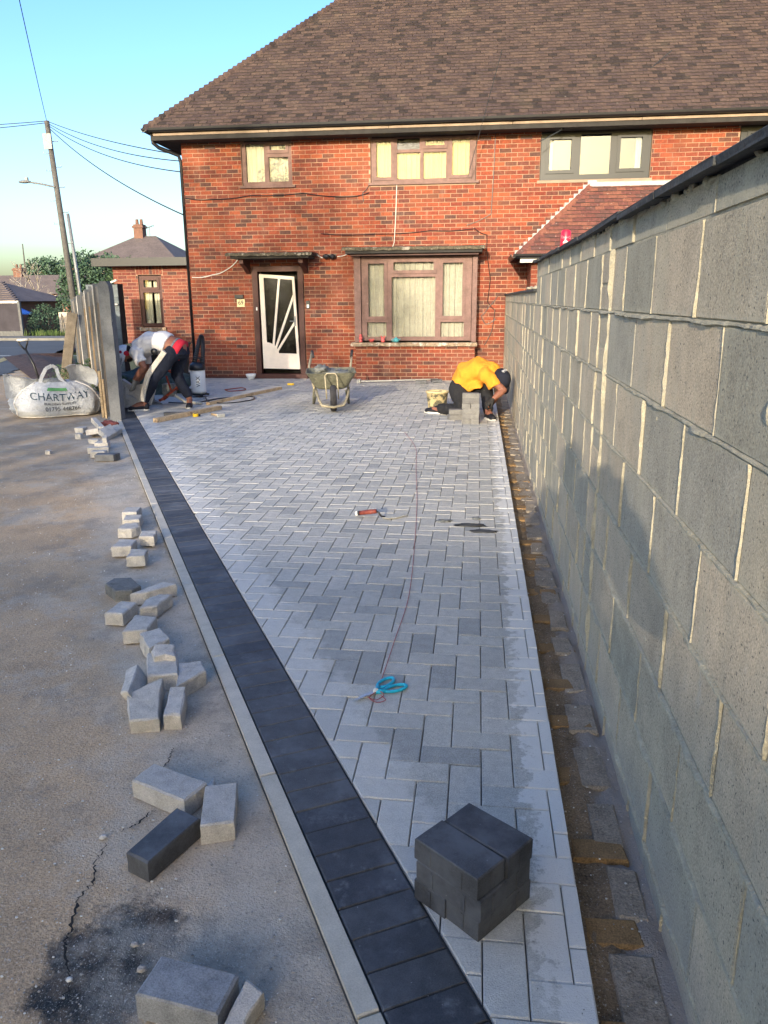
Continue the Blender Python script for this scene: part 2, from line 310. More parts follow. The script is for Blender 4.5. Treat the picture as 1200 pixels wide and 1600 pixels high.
# ---------------------------------------------------------------- mesh builder
class MB:
    def __init__(s): s.v = []; s.f = []; s.t = []; s.mi = []
    def add(s, vs, fs, tint=0., mi=0):
        k = len(s.v); s.v.extend([tuple(p) for p in vs])
        for f in fs: s.f.append(tuple(i+k for i in f)); s.t.append(tint); s.mi.append(mi)
        return s
    def box(s, x0, x1, y0, y1, z0, z1, tint=0., M4=None, mi=0):
        vs = [V((x, y, z)) for z in (z0, z1) for y in (y0, y1) for x in (x0, x1)]
        if M4: vs = [M4 @ p for p in vs]
        return s.add(vs, [(0, 2, 3, 1), (4, 5, 7, 6), (0, 1, 5, 4), (2, 6, 7, 3), (0, 4, 6, 2), (1, 3, 7, 5)], tint, mi)
    def bar(s, a, b, w, h, tint=0., up=V((0, 0, 1)), mi=0):
        a = V(a); b = V(b); d = (b-a); n = d.length; d.normalize(); x = d.cross(up)
        if x.length < 1e-4: x = V((1, 0, 0))
        x.normalize(); y = x.cross(d)
        vs = [a+x*(i*w/2)+y*(j*h/2)+d*k*n for k in (0, 1) for j in (-1, 1) for i in (-1, 1)]
        return s.add(vs, [(0, 1, 3, 2), (4, 6, 7, 5), (0, 4, 5, 1), (2, 3, 7, 6), (0, 2, 6, 4), (1, 5, 7, 3)], tint, mi)
    def prism(s, poly, th, ch=0., M4=None, tint=0., bottom=True, rag=0., mi=0, em=None):
        # polygon in local xy (counter-clockwise), top at z=0, extruded down by th, chamfered top edge
        n = len(poly); cx = sum(p[0] for p in poly)/n; cy = sum(p[1] for p in poly)/n
        def ins(p, d):
            dx, dy = cx-p[0], cy-p[1]; l = sqrt(dx*dx+dy*dy) or 1
            return (p[0]+dx/l*d*1.3, p[1]+dy/l*d*1.3)
        rj = lambda: random.uniform(-rag, rag) if rag else 0
        vs = [V((p[0]+rj(), p[1]+rj(), -th)) for p in poly]; fs = []
        if ch:
            vs += [V((p[0]+rj(), p[1]+rj(), -ch+rj()*.5)) for p in poly]
            vs += [V((*ins(p, ch), rj()*.4)) for p in poly]; top = 2*n
            for i in range(n):
                j = (i+1) % n; fs += [(i, j, n+j, n+i), (n+i, n+j, 2*n+j, 2*n+i)]
        else:
            vs += [V((*p, 0)) for p in poly]; top = n
            for i in range(n):
                j = (i+1) % n; fs.append((i, j, n+j, n+i))
        fs.append(tuple(range(top, top+n)))
        if bottom: fs.append(tuple(range(n-1, -1, -1)))
        if M4: vs = [M4 @ p for p in vs]
        k0 = len(s.mi); s.add(vs, fs, tint, mi)
        if em is not None:
            for q in range(n): s.mi[k0+q] = em
        return s
    def rings(s, R_, closed=True, cap=True, tint=0., mi=0):
        n = len(R_[0]); vs = [p for r in R_ for p in r]; fs = []
        for i in range(len(R_)-1):
            for j in range(n if closed else n-1):
                k = (j+1) % n; fs.append((i*n+j, i*n+k, (i+1)*n+k, (i+1)*n+j))
        if cap and closed:
            fs.append(tuple(range(n-1, -1, -1))); fs.append(tuple(range((len(R_)-1)*n, len(R_)*n)))
        return s.add(vs, fs, tint, mi)
    def tube(s, pts, r, n=8, tint=0., cap=True, mi=0):
        pts = [V(p) for p in pts]; rs = r if isinstance(r, (list, tuple)) else [r]*len(pts); out = []; prev = None
        for i, p in enumerate(pts):
            d = (pts[min(i+1, len(pts)-1)]-pts[max(i-1, 0)]).normalized()
            x = (prev-d*prev.dot(d)) if prev else d.orthogonal()
            x.normalize(); prev = x; y = d.cross(x)
            out.append([p+(x*cos(2*pi*k/n)+y*sin(2*pi*k/n))*rs[i] for k in range(n)])
        return s.rings(out, True, cap, tint, mi)
    def etube(s, secs, n=14, tint=0.):
        # secs: (centre, side vector, front vector)
        out = []
        for c, a, b in secs:
            c, a, b = V(c), V(a), V(b)
            out.append([c+a*cos(2*pi*k/n)+b*sin(2*pi*k/n) for k in range(n)])
        return s.rings(out, True, True, tint)
    def ball(s, c, r, rx=None, n=12, m_=8, tint=0., mi=0):
        c = V(c); r = V(r) if isinstance(r, (tuple, list, Vector)) else V((r, r, r)); Rm = rx or Matrix.Identity(3); out = []
        for i in range(m_+1):
            a = -pi/2+pi*i/m_; ca = max(cos(a), .02)
            out.append([c+Rm @ V((r.x*ca*cos(2*pi*k/n), r.y*ca*sin(2*pi*k/n), r.z*sin(a))) for k in range(n)])
        return s.rings(out, True, True, tint, mi)
    def lathe(s, prof, c=(0, 0, 0), n=20, M4=None, cap=False, tint=0., mi=0):
        out = []
        for r, z in prof:
            out.append([V((c[0]+r*cos(2*pi*k/n), c[1]+r*sin(2*pi*k/n), c[2]+z)) for k in range(n)])
        if M4: out = [[M4 @ p for p in q] for q in out]
        return s.rings(out, True, cap, tint, mi)
    def grid(s, fn, nu, nv, tint=0., mi=0):
        vs = [fn(i/nu, j/nv) for j in range(nv+1) for i in range(nu+1)]; w = nu+1
        return s.add(vs, [(j*w+i, j*w+i+1, (j+1)*w+i+1, (j+1)*w+i) for j in range(nv) for i in range(nu)], tint, mi)
    def mesh(s, name, mats, smooth=False):
        me = bpy.data.meshes.new(name); me.from_pydata(s.v, [], s.f)
        for m_ in (mats if isinstance(mats, (list, tuple)) else [mats]): me.materials.append(m_)
        if any(s.mi): me.polygons.foreach_set('material_index', s.mi)
        if any(s.t):
            a = me.attributes.new('tint', 'FLOAT', 'FACE'); a.data.foreach_set('value', s.t)
        if smooth: me.polygons.foreach_set('use_smooth', [True]*len(me.polygons))
        me.update(); return me
    def build(s, name, mats, parent=None, smooth=False, **kw):
        return link(name, s.mesh(name, mats, smooth), parent, **kw)

def link(name, data, parent=None, mw=None, **kw):
    o = bpy.data.objects.new(name, data); C.objects.link(o)
    if mw is not None: o.matrix_basis = mw
    if parent is not None:
        o.parent = parent
        if parent.get('w') is not None: o.matrix_parent_inverse = Matrix.Translation(-parent.location)
    for k, v in kw.items(): o[k] = v
    return o
def thing(name, label, cat, loc=(0, 0, 0), rz=0, group=None, world=False):
    o = bpy.data.objects.new(name, None); C.objects.link(o); o.location = loc; o.rotation_euler = (0, 0, rz); o.empty_display_size = .1
    o['label'] = label; o['category'] = cat
    if group: o['group'] = group
    if world: o['w'] = 1
    return o
def tag(o, label, cat, group=None):
    o['label'] = label; o['category'] = cat
    if group: o['group'] = group
    return o
CAMP = V((0, 0, 1.45))
def lay(name, pieces, mat, parent, nmax=300, vis=None, stuffname=None, rag=0., em=None):
    """pieces: (poly, thickness, chamfer, matrix). Nearest visible ones become objects, the rest one joined part."""
    def key(p):
        c = p[3].translation; d = (c-CAMP).length
        return d if (vis is None or vis(c)) else d+1000
    pieces = sorted(pieces, key=key); cache = {}
    for poly, th, ch, mw in pieces[:nmax]:
        k = (tuple((round(a, 3), round(b, 3)) for a, b in poly), th, ch)
        if k not in cache or rag:
            mb = MB(); mb.prism(poly, th, ch, rag=rag, em=em); cache[k] = mb.mesh(name, mat)
        link(name, cache[k], parent, mw)
    rest = pieces[nmax:]
    if rest:
        mb = MB()
        for poly, th, ch, mw in rest: mb.prism(poly, th, ch, mw, random.random(), bottom=False, em=em)
        mb.build(stuffname or name+'_field', mat, parent, kind='stuff')
def rect(w, h): return ((-w/2, -h/2), (w/2, -h/2), (w/2, h/2), (-w/2, h/2))
def clip(poly, halfs):
    for (nx, ny, d) in halfs:              # keep nx*x+ny*y <= d
        out = []
        for i in range(len(poly)):
            a, b = poly[i], poly[(i+1) % len(poly)]; da = nx*a[0]+ny*a[1]-d; db = nx*b[0]+ny*b[1]-d
            if da <= 0: out.append(a)
            if da*db < 0:
                t_ = da/(da-db); out.append((a[0]+(b[0]-a[0])*t_, a[1]+(b[1]-a[1])*t_))
        poly = out
        if len(poly) < 3: return []
    return poly
def area(p): return abs(sum(p[i][0]*p[(i+1) % len(p)][1]-p[(i+1) % len(p)][0]*p[i][1] for i in range(len(p))))/2
def baked(mb, name, mat, parent, voxel, smooth=2, **kw):
    """fuse the shapes into one continuous skin"""
    o = bpy.data.objects.new(name, mb.mesh(name, mat)); C.objects.link(o)
    r = o.modifiers.new('r', 'REMESH'); r.mode = 'VOXEL'; r.voxel_size = voxel
    if smooth:
        q = o.modifiers.new('s', 'SMOOTH'); q.factor = .6; q.iterations = smooth
    dg = bpy.context.evaluated_depsgraph_get(); me = bpy.data.meshes.new_from_object(o.evaluated_get(dg))
    bpy.data.objects.remove(o, do_unlink=True); me.polygons.foreach_set('use_smooth', [True]*len(me.polygons)); me.name = name
    if not me.materials: me.materials.append(mat)
    return link(name, me, parent, **kw)
def text_mesh(body, size, ext=.001):
    cu = bpy.data.curves.new('t', 'FONT'); cu.body = body; cu.size = size; cu.extrude = ext; cu.align_x = 'CENTER'; cu.align_y = 'CENTER'; cu.resolution_u = 3
    o = bpy.data.objects.new('t', cu); C.objects.link(o)
    dg = bpy.context.evaluated_depsgraph_get(); me = bpy.data.meshes.new_from_object(o.evaluated_get(dg)); bpy.data.objects.remove(o, do_unlink=True)
    return me
def text(name, body, size, mw, mat, parent, warp=None, **kw):
    me = text_mesh(body, size)
    me.materials.clear(); me.materials.append(mat)
    for v in me.vertices:
        v.co = V(warp(v.co)) if warp else mw @ v.co
    return link(name, me, parent, **kw)
FY = Matrix(((1, 0, 0, 0), (0, 0, -1, 0), (0, 1, 0, 0), (0, 0, 0, 1)))   # local xy -> wall facing the camera (-Y)
FY3 = Matrix(((1, 0, 0), (0, 0, -1), (0, 1, 0)))
def face(mat3, p):
    q = mat3.to_4x4(); q.translation = V(p); return q
def fbm(x, y, z=0, o=4): return noise.fractal(V((x, y, z)), 1.0, 2.0, o)
# ================================================================= SETTING
def gz(x, y): return -.14-1.0*max(0, min(1, (y-31)/8.))
g = MB()
def gf(u, v):
    x = -420+840*u; y = -120+720*v*v*.999
    return V((x, y, gz(x, y)-.3*max(0, (y-80)/520)))
g.grid(gf, 60, 120); g.build('ground', EARTH, kind='structure')

PX, PY = -.184, 1.311; DX, DY = -.4738, .8806; NX, NY = .8806, .4738
def LP(s, o, z=0): return V((PX+DX*s+NX*o, PY+DY*s+NY*o, z))
def xe(y, c): return min(.285, (c-NY*y)/NX)
# forecourt sheet left of the edging
def ff(u, v):
    y = -9+25.6*v if v < 1 else 16.6
    y = -9+25.6*(v**1.0); s = 13*u**2.2
    x = xe(y, .402)-s
    return V((x, y, -.024+.010*fbm(x*1.3, y*1.3)+.003*fbm(x*9, y*9, 3)*(1 if s < 5 else 0)))
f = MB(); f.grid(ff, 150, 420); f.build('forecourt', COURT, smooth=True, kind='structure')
def sheet(name, pts, z, mat, **kw):
    b = MB(); b.add([(p[0], p[1], z) for p in pts], [tuple(range(len(pts)))]); return b.build(name, mat, kind='structure', **kw)
def jag(pts, n, a):
    out = []
    for i in range(len(pts)-1):
        for k in range(n):
            t = k/n; out.append((pts[i][0]*(1-t)+pts[i+1][0]*t+random.uniform(-a, a), pts[i][1]*(1-t)+pts[i+1][1]*t+random.uniform(-a, a)))
    return out+[pts[-1]]
rj = jag([(-34, 4), (-8.2, 9.9), (-8.0, 11.2), (-9.3, 13.9), (-10.2, 16.2), (-12.0, 21), (-13.6, 25), (-14.2, 29.2)], 12, .10)
sheet('road', rj+[(-90, 29.2), (-90, 4)], -.008, ROAD)
b = MB()
for (x0, x1, y) in ((-30, -20.4, 20.5), (-19.6, -12.9, 20.7), (-12.3, -11.1, 20.75)):
    b.add([(x0, y-.09, -.003), (x1, y-.07, -.003), (x1, y+.09, -.003), (x0, y+.07, -.003)], [(0, 1, 2, 3)])
b.build('road_marking', WPAINT, kind='structure')
b = MB(); b.add([(-11.2, 15.9, -.003), (-10.9, 15.9, -.003), (-12.6, 20.1, -.003), (-12.9, 20.1, -.003)], [(0, 1, 2, 3)]); b.build('faded_yellow_marking', YPAINT, kind='structure')
b = MB(); b.box(-90, -12.5, 29.2, 29.35, -.1, .09); b.build('far_kerb', PAVE, kind='structure')
b = MB(); b.box(-90, -12.5, 29.352, 31.2, -.1, .085); b.build('far_pavement', PAVE, kind='structure')
# leaf litter / soil strip outside the fence
def sf(u, v):
    y = 11.2+15*v; xr = -4.52-.586*(y-9.3)-.05; xl = max(xr-.7-2.2*v, -13.9)
    if v > .6: xl = -9.3-.33*(y-13.9)
    x = xl+(xr-xl)*u
    return V((x, y, .002+.10*sin(pi*min(1, u*1.3))*min(1, v*6)*(.6+.6*abs(fbm(x*2, y*2)))))
b = MB(); b.grid(sf, 24, 80); b.build('soil_verge', SOIL, kind='structure', smooth=True)

# ------------------------------------------------ driveway with its pavers
drv = MB()
drv.add([(.285, .314, -.012), (.285, 14.72, -.012), (-5.44, 14.72, -.012), (-5.44, 17.3, -.012), (-8.86, 17.3, -.012)], [(0, 1, 2, 3, 4)])
drive = drv.build('driveway', SAND, kind='structure')
P = []
O0, O1 = .045, 2.09
for i in range(-92, 4):
    for j in range(-20, 153):
        d = (i-j+3) % 4
        x = O0+i*.1; y = O1+j*.1
        if d == 0: r = [(x, y), (x+.2, y), (x+.2, y+.1), (x, y+.1)]
        elif d == 3: r = [(x, y), (x+.1, y), (x+.1, y+.2), (x, y+.2)]
        else: continue
        g_ = .0014
        c = clip([(r[0][0]+g_, r[0][1]+g_), (r[1][0]-g_, r[1][1]+g_), (r[2][0]-g_, r[2][1]-g_), (r[3][0]+g_, r[3][1]-g_)],
                 [(-NX, -NY, -.666), (1, 0, .285)] + ([(0, 1, 14.66)] if x > -5.5 else [(0, 1, 17.2)]))
        if len(c) < 3 or area(c) < .0006: continue
        cx = sum(p[0] for p in c)/len(c); cy = sum(p[1] for p in c)/len(c)
        if 14.66 < cy and cx > -5.44: continue
        mw = Matrix.Translation((cx, cy, random.uniform(-.0012, .0012))) @ Matrix.Rotation(random.uniform(-.006, .006), 4, 'X') @ Matrix.Rotation(random.uniform(-.006, .006), 4, 'Y') @ Matrix.Rotation(random.uniform(-.004, .004), 4, 'Z')
        P.append((tuple((p[0]-cx, p[1]-cy) for p in c), .06, .0035, mw))
lay('paver', P, PAVER, drive, 300, stuffname='far_pavers')
# charcoal soldier course
P = []
s = -1.25
while s < 9.05:
    c = LP(s+.05, .1)
    mw = Matrix.Translation((c.x, c.y, random.uniform(-.001, .001))) @ Matrix.Rotation(math.atan2(NY, NX)+random.uniform(-.006, .006), 4, 'Z') @ Matrix.Rotation(random.uniform(-.006, .006), 4, 'Y')
    if c.x < .3 or True: P.append((rect(.197, .0978), .06, .0035, mw))
    s += .1008
P = [p for p in P if p[3].translation.x < .18]
lay('charcoal_edging_paver', P, DARKP, drive)
P = []; s = -1.2; k = 0
for s0 in [-.95+.0]+[-.035+i*.914 for i in range(10)]:
    c = LP(s0+.457, -.030)
    P.append((rect(.909, .05), .12, .003, Matrix.Translation((c.x, c.y, .001)) @ Matrix.Rotation(math.atan2(DY, DX), 4, 'Z')))
lay('edging_kerb', P, KERB, drive)

# ------------------------------------------------ trench between drive and wall
b = MB(); b.grid(lambda u, v: V((.262+.30*u, -1.5+16.1*v, -.058+.016*fbm(u*5, v*60)+.008*fbm(u*20, v*240, 4)+(.02 if u > .8 else 0))), 16, 700)
tr = b.build('trench', CHAN, smooth=True, kind='structure')
P = []; y = 1.0
while y < 12:
    l = random.uniform(.16, .27); w = random.uniform(.075, .105)
    n = 9; pl = []
    for (ax, ay) in ((-w/2, -l/2), (w/2, -l/2), (w/2, l/2), (-w/2, l/2)):
        pl.append((ax+random.uniform(-.008, .008), ay+random.uniform(-.012, .012)))
    P.append((tuple(pl), .05, .008, Matrix.Translation((.485-w/2-random.uniform(.02, .035), y+l/2, -.0495)) @ Matrix.Rotation(random.uniform(-.03, .03), 4, 'Y')))
    y += l+random.uniform(.055, .10)
lay('haunching_slab', P, HAUNCH, tr, rag=.004)
P = []; y = 1.05
while y < 11:
    w = random.uniform(.12, .17)
    P.append((((-w/2, -.045), (w/2, -.04), (w/2-.01, .045), (-w/2, .04)), .04, .006, Matrix.Translation((.30+w/2, y, -.050)) @ Matrix.Rotation(random.uniform(-.02, .02), 4, 'X')))
    y += random.uniform(.26, .36)
lay('damp_sand_block', P, DSAND, tr, rag=.003)
# loose grit everywhere
b = MB()
for k in range(2600):
    if k < 2200:
        y = 1.1+random.random()**1.8*8; x = xe(y, .402)-.02-abs(random.gauss(0, 1.0)); z = -.02
    elif k < 2450: y = 1.1+random.random()**1.5*7; x = random.uniform(.29, .47); z = -.045
    else: y = 1.3+random.random()**1.3*8; x = random.uniform(xe(y, .666)+.01, .27); z = .001
    r = random.uniform(.0012, .0038)*(1 if k < 2450 else .5)
    b.ball((x, y, z+r*.5), (r*random.uniform(.8, 1.6), r, r*.7), n=5, m_=3, tint=random.random())
b.build('loose_grit', STONE, kind='stuff')
# cracks in the asphalt: flat dark strips, the shade inside put into the colour
def crack(pts, w0):
    b = MB(); P_ = []
    for i in range(len(pts)-1):
        for k in range(10):
            t = k/10; P_.append(V((pts[i][0]*(1-t)+pts[i+1][0]*t+random.uniform(-.006, .006), pts[i][1]*(1-t)+pts[i+1][1]*t+random.uniform(-.004, .004), 0)))
    vs = []; n = len(P_)
    for i, p in enumerate(P_):
        w = w0*random.uniform(.15, 1.0)*(sin(pi*min(1, (i+1)/n*1.0))*.7+.3)
        z = -.0205+.010*fbm(p.x*1.3, p.y*1.3)+.003*fbm(p.x*9, p.y*9, 3)+.0042
        vs += [(p.x-w, p.y, z), (p.x+w, p.y, z)]
    b.add(vs, [(2*i, 2*i+1, 2*i+3, 2*i+2) for i in range(n-1)])
    return b
b = crack([(-1.00, 1.73), (-.995, 1.652), (-.964, 1.583), (-.979, 1.525), (-.947, 1.434), (-.938, 1.386), (-.90, 1.326), (-.868, 1.286), (-.87, 1.2)], .0055)
b.build('asphalt_crack', CRACK, kind='structure')
b = crack([(-.978, 2.08), (-.986, 2.141), (-.99, 2.17), (-.996, 2.21)], .004); b.build('asphalt_crack', CRACK, kind='structure')
b = crack([(-.985, 1.78), (-.944, 1.82), (-.935, 1.87), (-.92, 1.885)], .004); b.build('asphalt_crack', CRACK, kind='structure')

# ================================================================= BLOCK WALL
XW = .484
wall = thing('block_wall', 'stepped grey concrete block garden wall with smeared yellow mortar along the right of the drive', 'wall', (.53, 6.5, 0), world=True)
HY = 6.88; Y0, Y1 = -1.3, 14.66
b = MB(); b.box(XW+.004, XW+.10, Y0, HY, -.1, 1.655); b.box(XW+.004, XW+.10, HY, Y1, -.1, 1.51); b.build('mortar_core', CMORT, wall)
BW = Matrix(((0, 0, -1), (-1, 0, 0), (0, 1, 0)))   # local x -> -Y, y -> Z, z -> -X
P = []
def blk(ya, yb, za, zb, dz=0):
    if yb-ya < .02: return
    mw = face(BW, (XW+random.uniform(-.002, .003), (ya+yb)/2, (za+zb)/2)) @ Matrix.Rotation(random.uniform(-.006, .006), 4, 'X') @ Matrix.Rotation(random.uniform(-.004, .004), 4, 'Y')
    P.append((rect(round(yb-ya, 3), round(zb-za, 3)), .04, .003, mw))
J = .0065
SEAM = 3.02
for r in range(-1, 7):
    z0, z1 = .02+r*.23, .02+r*.23+.23
    if r == -1: z0 = -.16
    off = (.225 if r % 2 else 0)
    zt = z1-J
    ys = [Y0]
    k = 1.40+off-.45*7 if True else 0
    while k < SEAM-.06:
        if k > Y0+.05: ys.append(k)
        k += .45
    ys.append(SEAM)
    for a, b_ in zip(ys, ys[1:]): blk(a+J, b_-J*.6, z0+J, zt)
    # two short make-up pieces beyond the straight joint
    q = SEAM+.24
    if r in (5,): blk(SEAM+.012, q-J, z0+J, z0+.09); blk(SEAM+.012, q-J, z0+.105, zt)
    elif r in (3, 4, 1): blk(SEAM+.012, q-J, z0+J, z0+.15); blk(SEAM+.012, q-J, z0+.162, zt)
    else: blk(SEAM+.012, q-J, z0+J, zt)
    k = q+(.225 if r % 2 else 0); ys = [q]
    if k > q: ys.append(k)
    while k+.45 < Y1: k += .45; ys.append(k)
    ys.append(Y1)
    for a, b_ in zip(ys, ys[1:]): blk(a+J, b_-J, z0+J, zt)
# top full course on the high part, then the cut courses under the coping
ys = [Y0, -.85, -.40, .05, .50, .95, 1.40, 1.85, 2.31, 2.75, SEAM, 3.26]+[3.26+.45*i for i in range(1, 9)]
ys = [y for y in ys if y < HY-.05]+[HY]
P = [p for p in P if not (p[3].translation.z > 1.39)]
for a, b_ in zip(ys, ys[1:]):
    if abs(a-SEAM) < .01: blk(a+.012, b_-J, 1.4+J, 1.49); blk(a+.012, b_-J, 1.505, 1.612)
    else: blk(a+J, b_-J, 1.4+J, 1.612)
def zc(y): return 1.716+.0085*(max(y, 0)-1.4)
y = Y0
while y < HY-.02: blk(y+.004, min(y+.44, HY)-.004, 1.62, zc(y+.2)-.026+random.uniform(-.006, .006)); y += .44
y = HY+.01
while y < Y1-.02: blk(y+.004, min(y+.44, Y1)-.004, 1.408, 1.495+random.uniform(-.004, .004)); y += .44
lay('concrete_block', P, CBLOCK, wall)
# squeezed-out mortar
b = MB()
def squeeze(a, bb, w, prot, step, dens=.5, thick=.02):
    a, bb = V(a), V(bb); n = max(3, int((bb-a).length/step)); d = (bb-a).normalized(); up = V((0, 0, 1)) if abs(d.z) < .5 else V((0, 1, 0))
    sec = []
    ph = random.uniform(0, 99)
    for i in range(n+1):
        p = a+(bb-a)*i/n; q = fbm(ph+i*step*3.2, a.z*3, a.y, 4); e = max(0, q*1.1+dens-.25+.35*fbm(ph*2+i*step*14, 7.7, 0, 2))
        ww = w*(.8+.9*e)+random.uniform(0, .003); pr = min(.016, prot*(.12+e*1.3))+random.uniform(0, .0028)
        sag = -.006*e if abs(d.z) < .5 else 0
        c = p+V((0, 0, sag))
        sec.append([c+up*ww+V((.003, 0, 0)), c+up*ww*.5+V((-pr*.8-.001, 0, 0)), c-up*ww*.3+V((-pr-.001, 0, 0)), c-up*ww+V((.003, 0, 0))])
    b.rings(sec, False, False)
for r in range(0, 7):
    z = .02+r*.23
    squeeze((XW, Y0, z), (XW, 7.2, z), .0042, .0065, .018, .42 if r < 6 else .75)
    squeeze((XW, 7.2, z), (XW, Y1, z), .006, .006, .08, .3)
for p in P:
    c = p[3].translation; w2 = p[0][1][0]; h2 = p[0][2][1]
    if c.y-w2 > 9: continue
    yy = c.y-w2-J*.8
    if random.random() < .85: squeeze((XW, yy, c.z-h2), (XW, yy, c.z+h2), .0024, .0038, .02, random.choice((.05, .35, .6)))
squeeze((XW, SEAM+.006, .02), (XW, SEAM+.006, 1.62), .012, .012, .02, .6)
for k in range(110):          # lumps under the coping and stray dabs
    if k < 92: y, z, r = random.uniform(.9, 6.5), 0, random.uniform(.006, .018); z = zc(y)-.026+random.uniform(-.008, .006)
    else: y, z, r = random.uniform(1.2, 4), random.uniform(.3, 1.35), random.uniform(.003, .009)
    b.ball((XW+.004, y, z), (r*(.75 if k < 92 else .5), r*random.uniform(1.2, 3.2), r*random.uniform(.5, 1.1)), Matrix.Rotation(random.uniform(-.5, .5), 3, 'X'), n=7, m_=5)
b.ball((XW, 1.335, 1.265), (.008, .012, .024), n=8, m_=6)
b.build('squeezed_mortar', CMORT, wall, kind='stuff')
# dark coping: rough slabs over the top, tilting to the drive
P = []
y = Y0
while y < HY-.03:
    l = min(random.uniform(.40, .60), HY+.02-y)
    P.append((tuple((px+random.uniform(-.006, .006), py) for px, py in rect(.165, l-.006)), .018, .003, Matrix.Translation((XW+.05-.006, y+l/2, zc(y+l/2)+random.uniform(-.006, .006))) @ Matrix.Rotation(-.10+random.uniform(-.02, .02), 4, 'Y') @ Matrix.Rotation(random.uniform(-.008, .008), 4, 'X')))
    y += l
y = HY+.02
while y < Y1:
    l = min(.5, Y1+.02-y)
    P.append((rect(.15, l-.006), .022, .004, Matrix.Translation((XW+.05, y+l/2, 1.535)) @ Matrix.Rotation(-.06, 4, 'Y')))
    y += l+.001
lay('coping_slab', P, SLATE, wall, rag=.003)
b = MB(); b.rings([[V((XW+.012, q, 1.64)), V((XW+.095, q, 1.64)), V((XW+.095, q, zc(q)-.014)), V((XW+.012, q, zc(q)-.014))] for q in (Y0+.02, 0, HY-.01)], True, True); b.box(XW+.012, XW+.095, HY, Y1-.01, 1.48, 1.522); b.build('coping_bed', SLATE, wall)

# ================================================================= HOUSE
YF = 14.70
house = thing('semi_detached_house', 'two storey red brick house with brown tiled hipped roof and a leaning white sunray door', 'house', (0, YF, 0), world=True)
BL, CH, BJ = .2085, .0708, .0095
def split(a, b_, holes):
    segs = [(a, b_)]
    for (h0, h1) in holes:
        out = []
        for (s0, s1) in segs:
            if h1 <= s0 or h0 >= s1: out.append((s0, s1)); continue
            if h0 > s0: out.append((s0, h0))
            if h1 < s1: out.append((h1, s1))
        segs = out
    return segs
def bricks(x0, x1, z0, z1, holes, place, bl=BL, ch=CH, j=BJ, seed=0):
    out = []; rows = int(round((z1-z0)/ch))
    for r in range(rows):
        za = z0+r*ch; zb = za+ch; zm = (za+zb)/2
        hs_ = [(h[0], h[1]) for h in holes if h[2] < zm < h[3]]
        for (s0, s1) in split(x0, x1, hs_):
            k = math.floor((s0-x0)/bl)-1; off = (r % 2)*bl/2
            while x0+k*bl+off < s1:
                a = max(s0, x0+k*bl+off)+j/2; b_ = min(s1, x0+(k+1)*bl+off)-j/2; k += 1
                if b_-a < .03: continue
                out.append((rect(round(b_-a, 3), round(ch-j, 3)), .02, .0, place((a+b_)/2, zm)))
    return out
holes = [(-4.33, -3.40, 3.44, 4.3), (-1.97, -.10, 3.43, 4.3), (1.00, 2.86, 3.42, 4.3), (4.28, 6.0, 3.42, 4.3), (-4.24, -3.25, -.1, 2.08), (-2.22, -.08, -.1, 2.22)]
def mortar(b, x0, x1, z0, z1, holes, y0, y1):
    xs = sorted({x0, x1, *[h[0] for h in holes], *[h[1] for h in holes]}); zs = sorted({z0, z1, *[h[2] for h in holes], *[h[3] for h in holes]})
    xs = [x for x in xs if x0 <= x <= x1]; zs = [z for z in zs if z0 <= z <= z1]
    for i in range(len(xs)-1):
        run = None
        for k in range(len(zs)-1):
            cx, cz = (xs[i]+xs[i+1])/2, (zs[k]+zs[k+1])/2
            if any(h[0] < cx < h[1] and h[2] < cz < h[3] for h in holes): continue
            b.box(xs[i], xs[i+1], y0, y1, zs[k], zs[k+1])
b = MB(); mortar(b, -5.43, 9.5, -.1, 4.28, holes, YF+.006, YF+.22)
b.box(-5.43, -5.21, YF+.221, YF+8.3, -.1, 4.28); b.box(9.3, 9.5, YF+.221, YF+8.3, -.1, 4.28); b.box(-5.2, 9.3, YF+8.1, YF+8.3, -.1, 4.28)
hw = b.build('wall', MORTAR, house)
vis = lambda c: c.x < .9 or c.z > 2.6
place = lambda x, z: face(FY3, (x, YF+random.uniform(-.0015, .0015), z))
P = bricks(-5.44, 9.5, 0.0, 4.26, holes, place)
SX = Matrix(((0, 0, -1), (-1, 0, 0), (0, 1, 0)))
P2 = bricks(-YF-8.3, -YF-.01, 0, 4.26, [], lambda x, z: face(SX, (-5.446, -x, z)))
# bay plinth bricks
BY = 14.38
P3 = bricks(-2.24, -.05, 0, .61, [], lambda x, z: face(FY3, (x, BY, z)))
P4 = bricks(0, .30, 0, .61, [], lambda x, z: face(Matrix(((0, 0, 1), (1, 0, 0), (0, 1, 0))), (-.045, BY+x, z)))
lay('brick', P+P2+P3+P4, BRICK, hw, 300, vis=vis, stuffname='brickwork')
b = MB(); b.box(-2.235, -.055, BY+.006, YF+.05, -.05, .60); b.build('bay_plinth', MORTAR, house)
# plinth course, darker
b = MB(); b.box(-5.445, -4.2, YF-.012, YF+.005, -.02, .03); b.box(-3.3, -2.25, YF-.012, YF+.005, -.02, .03); b.build('damp_course', FRAMED, house)

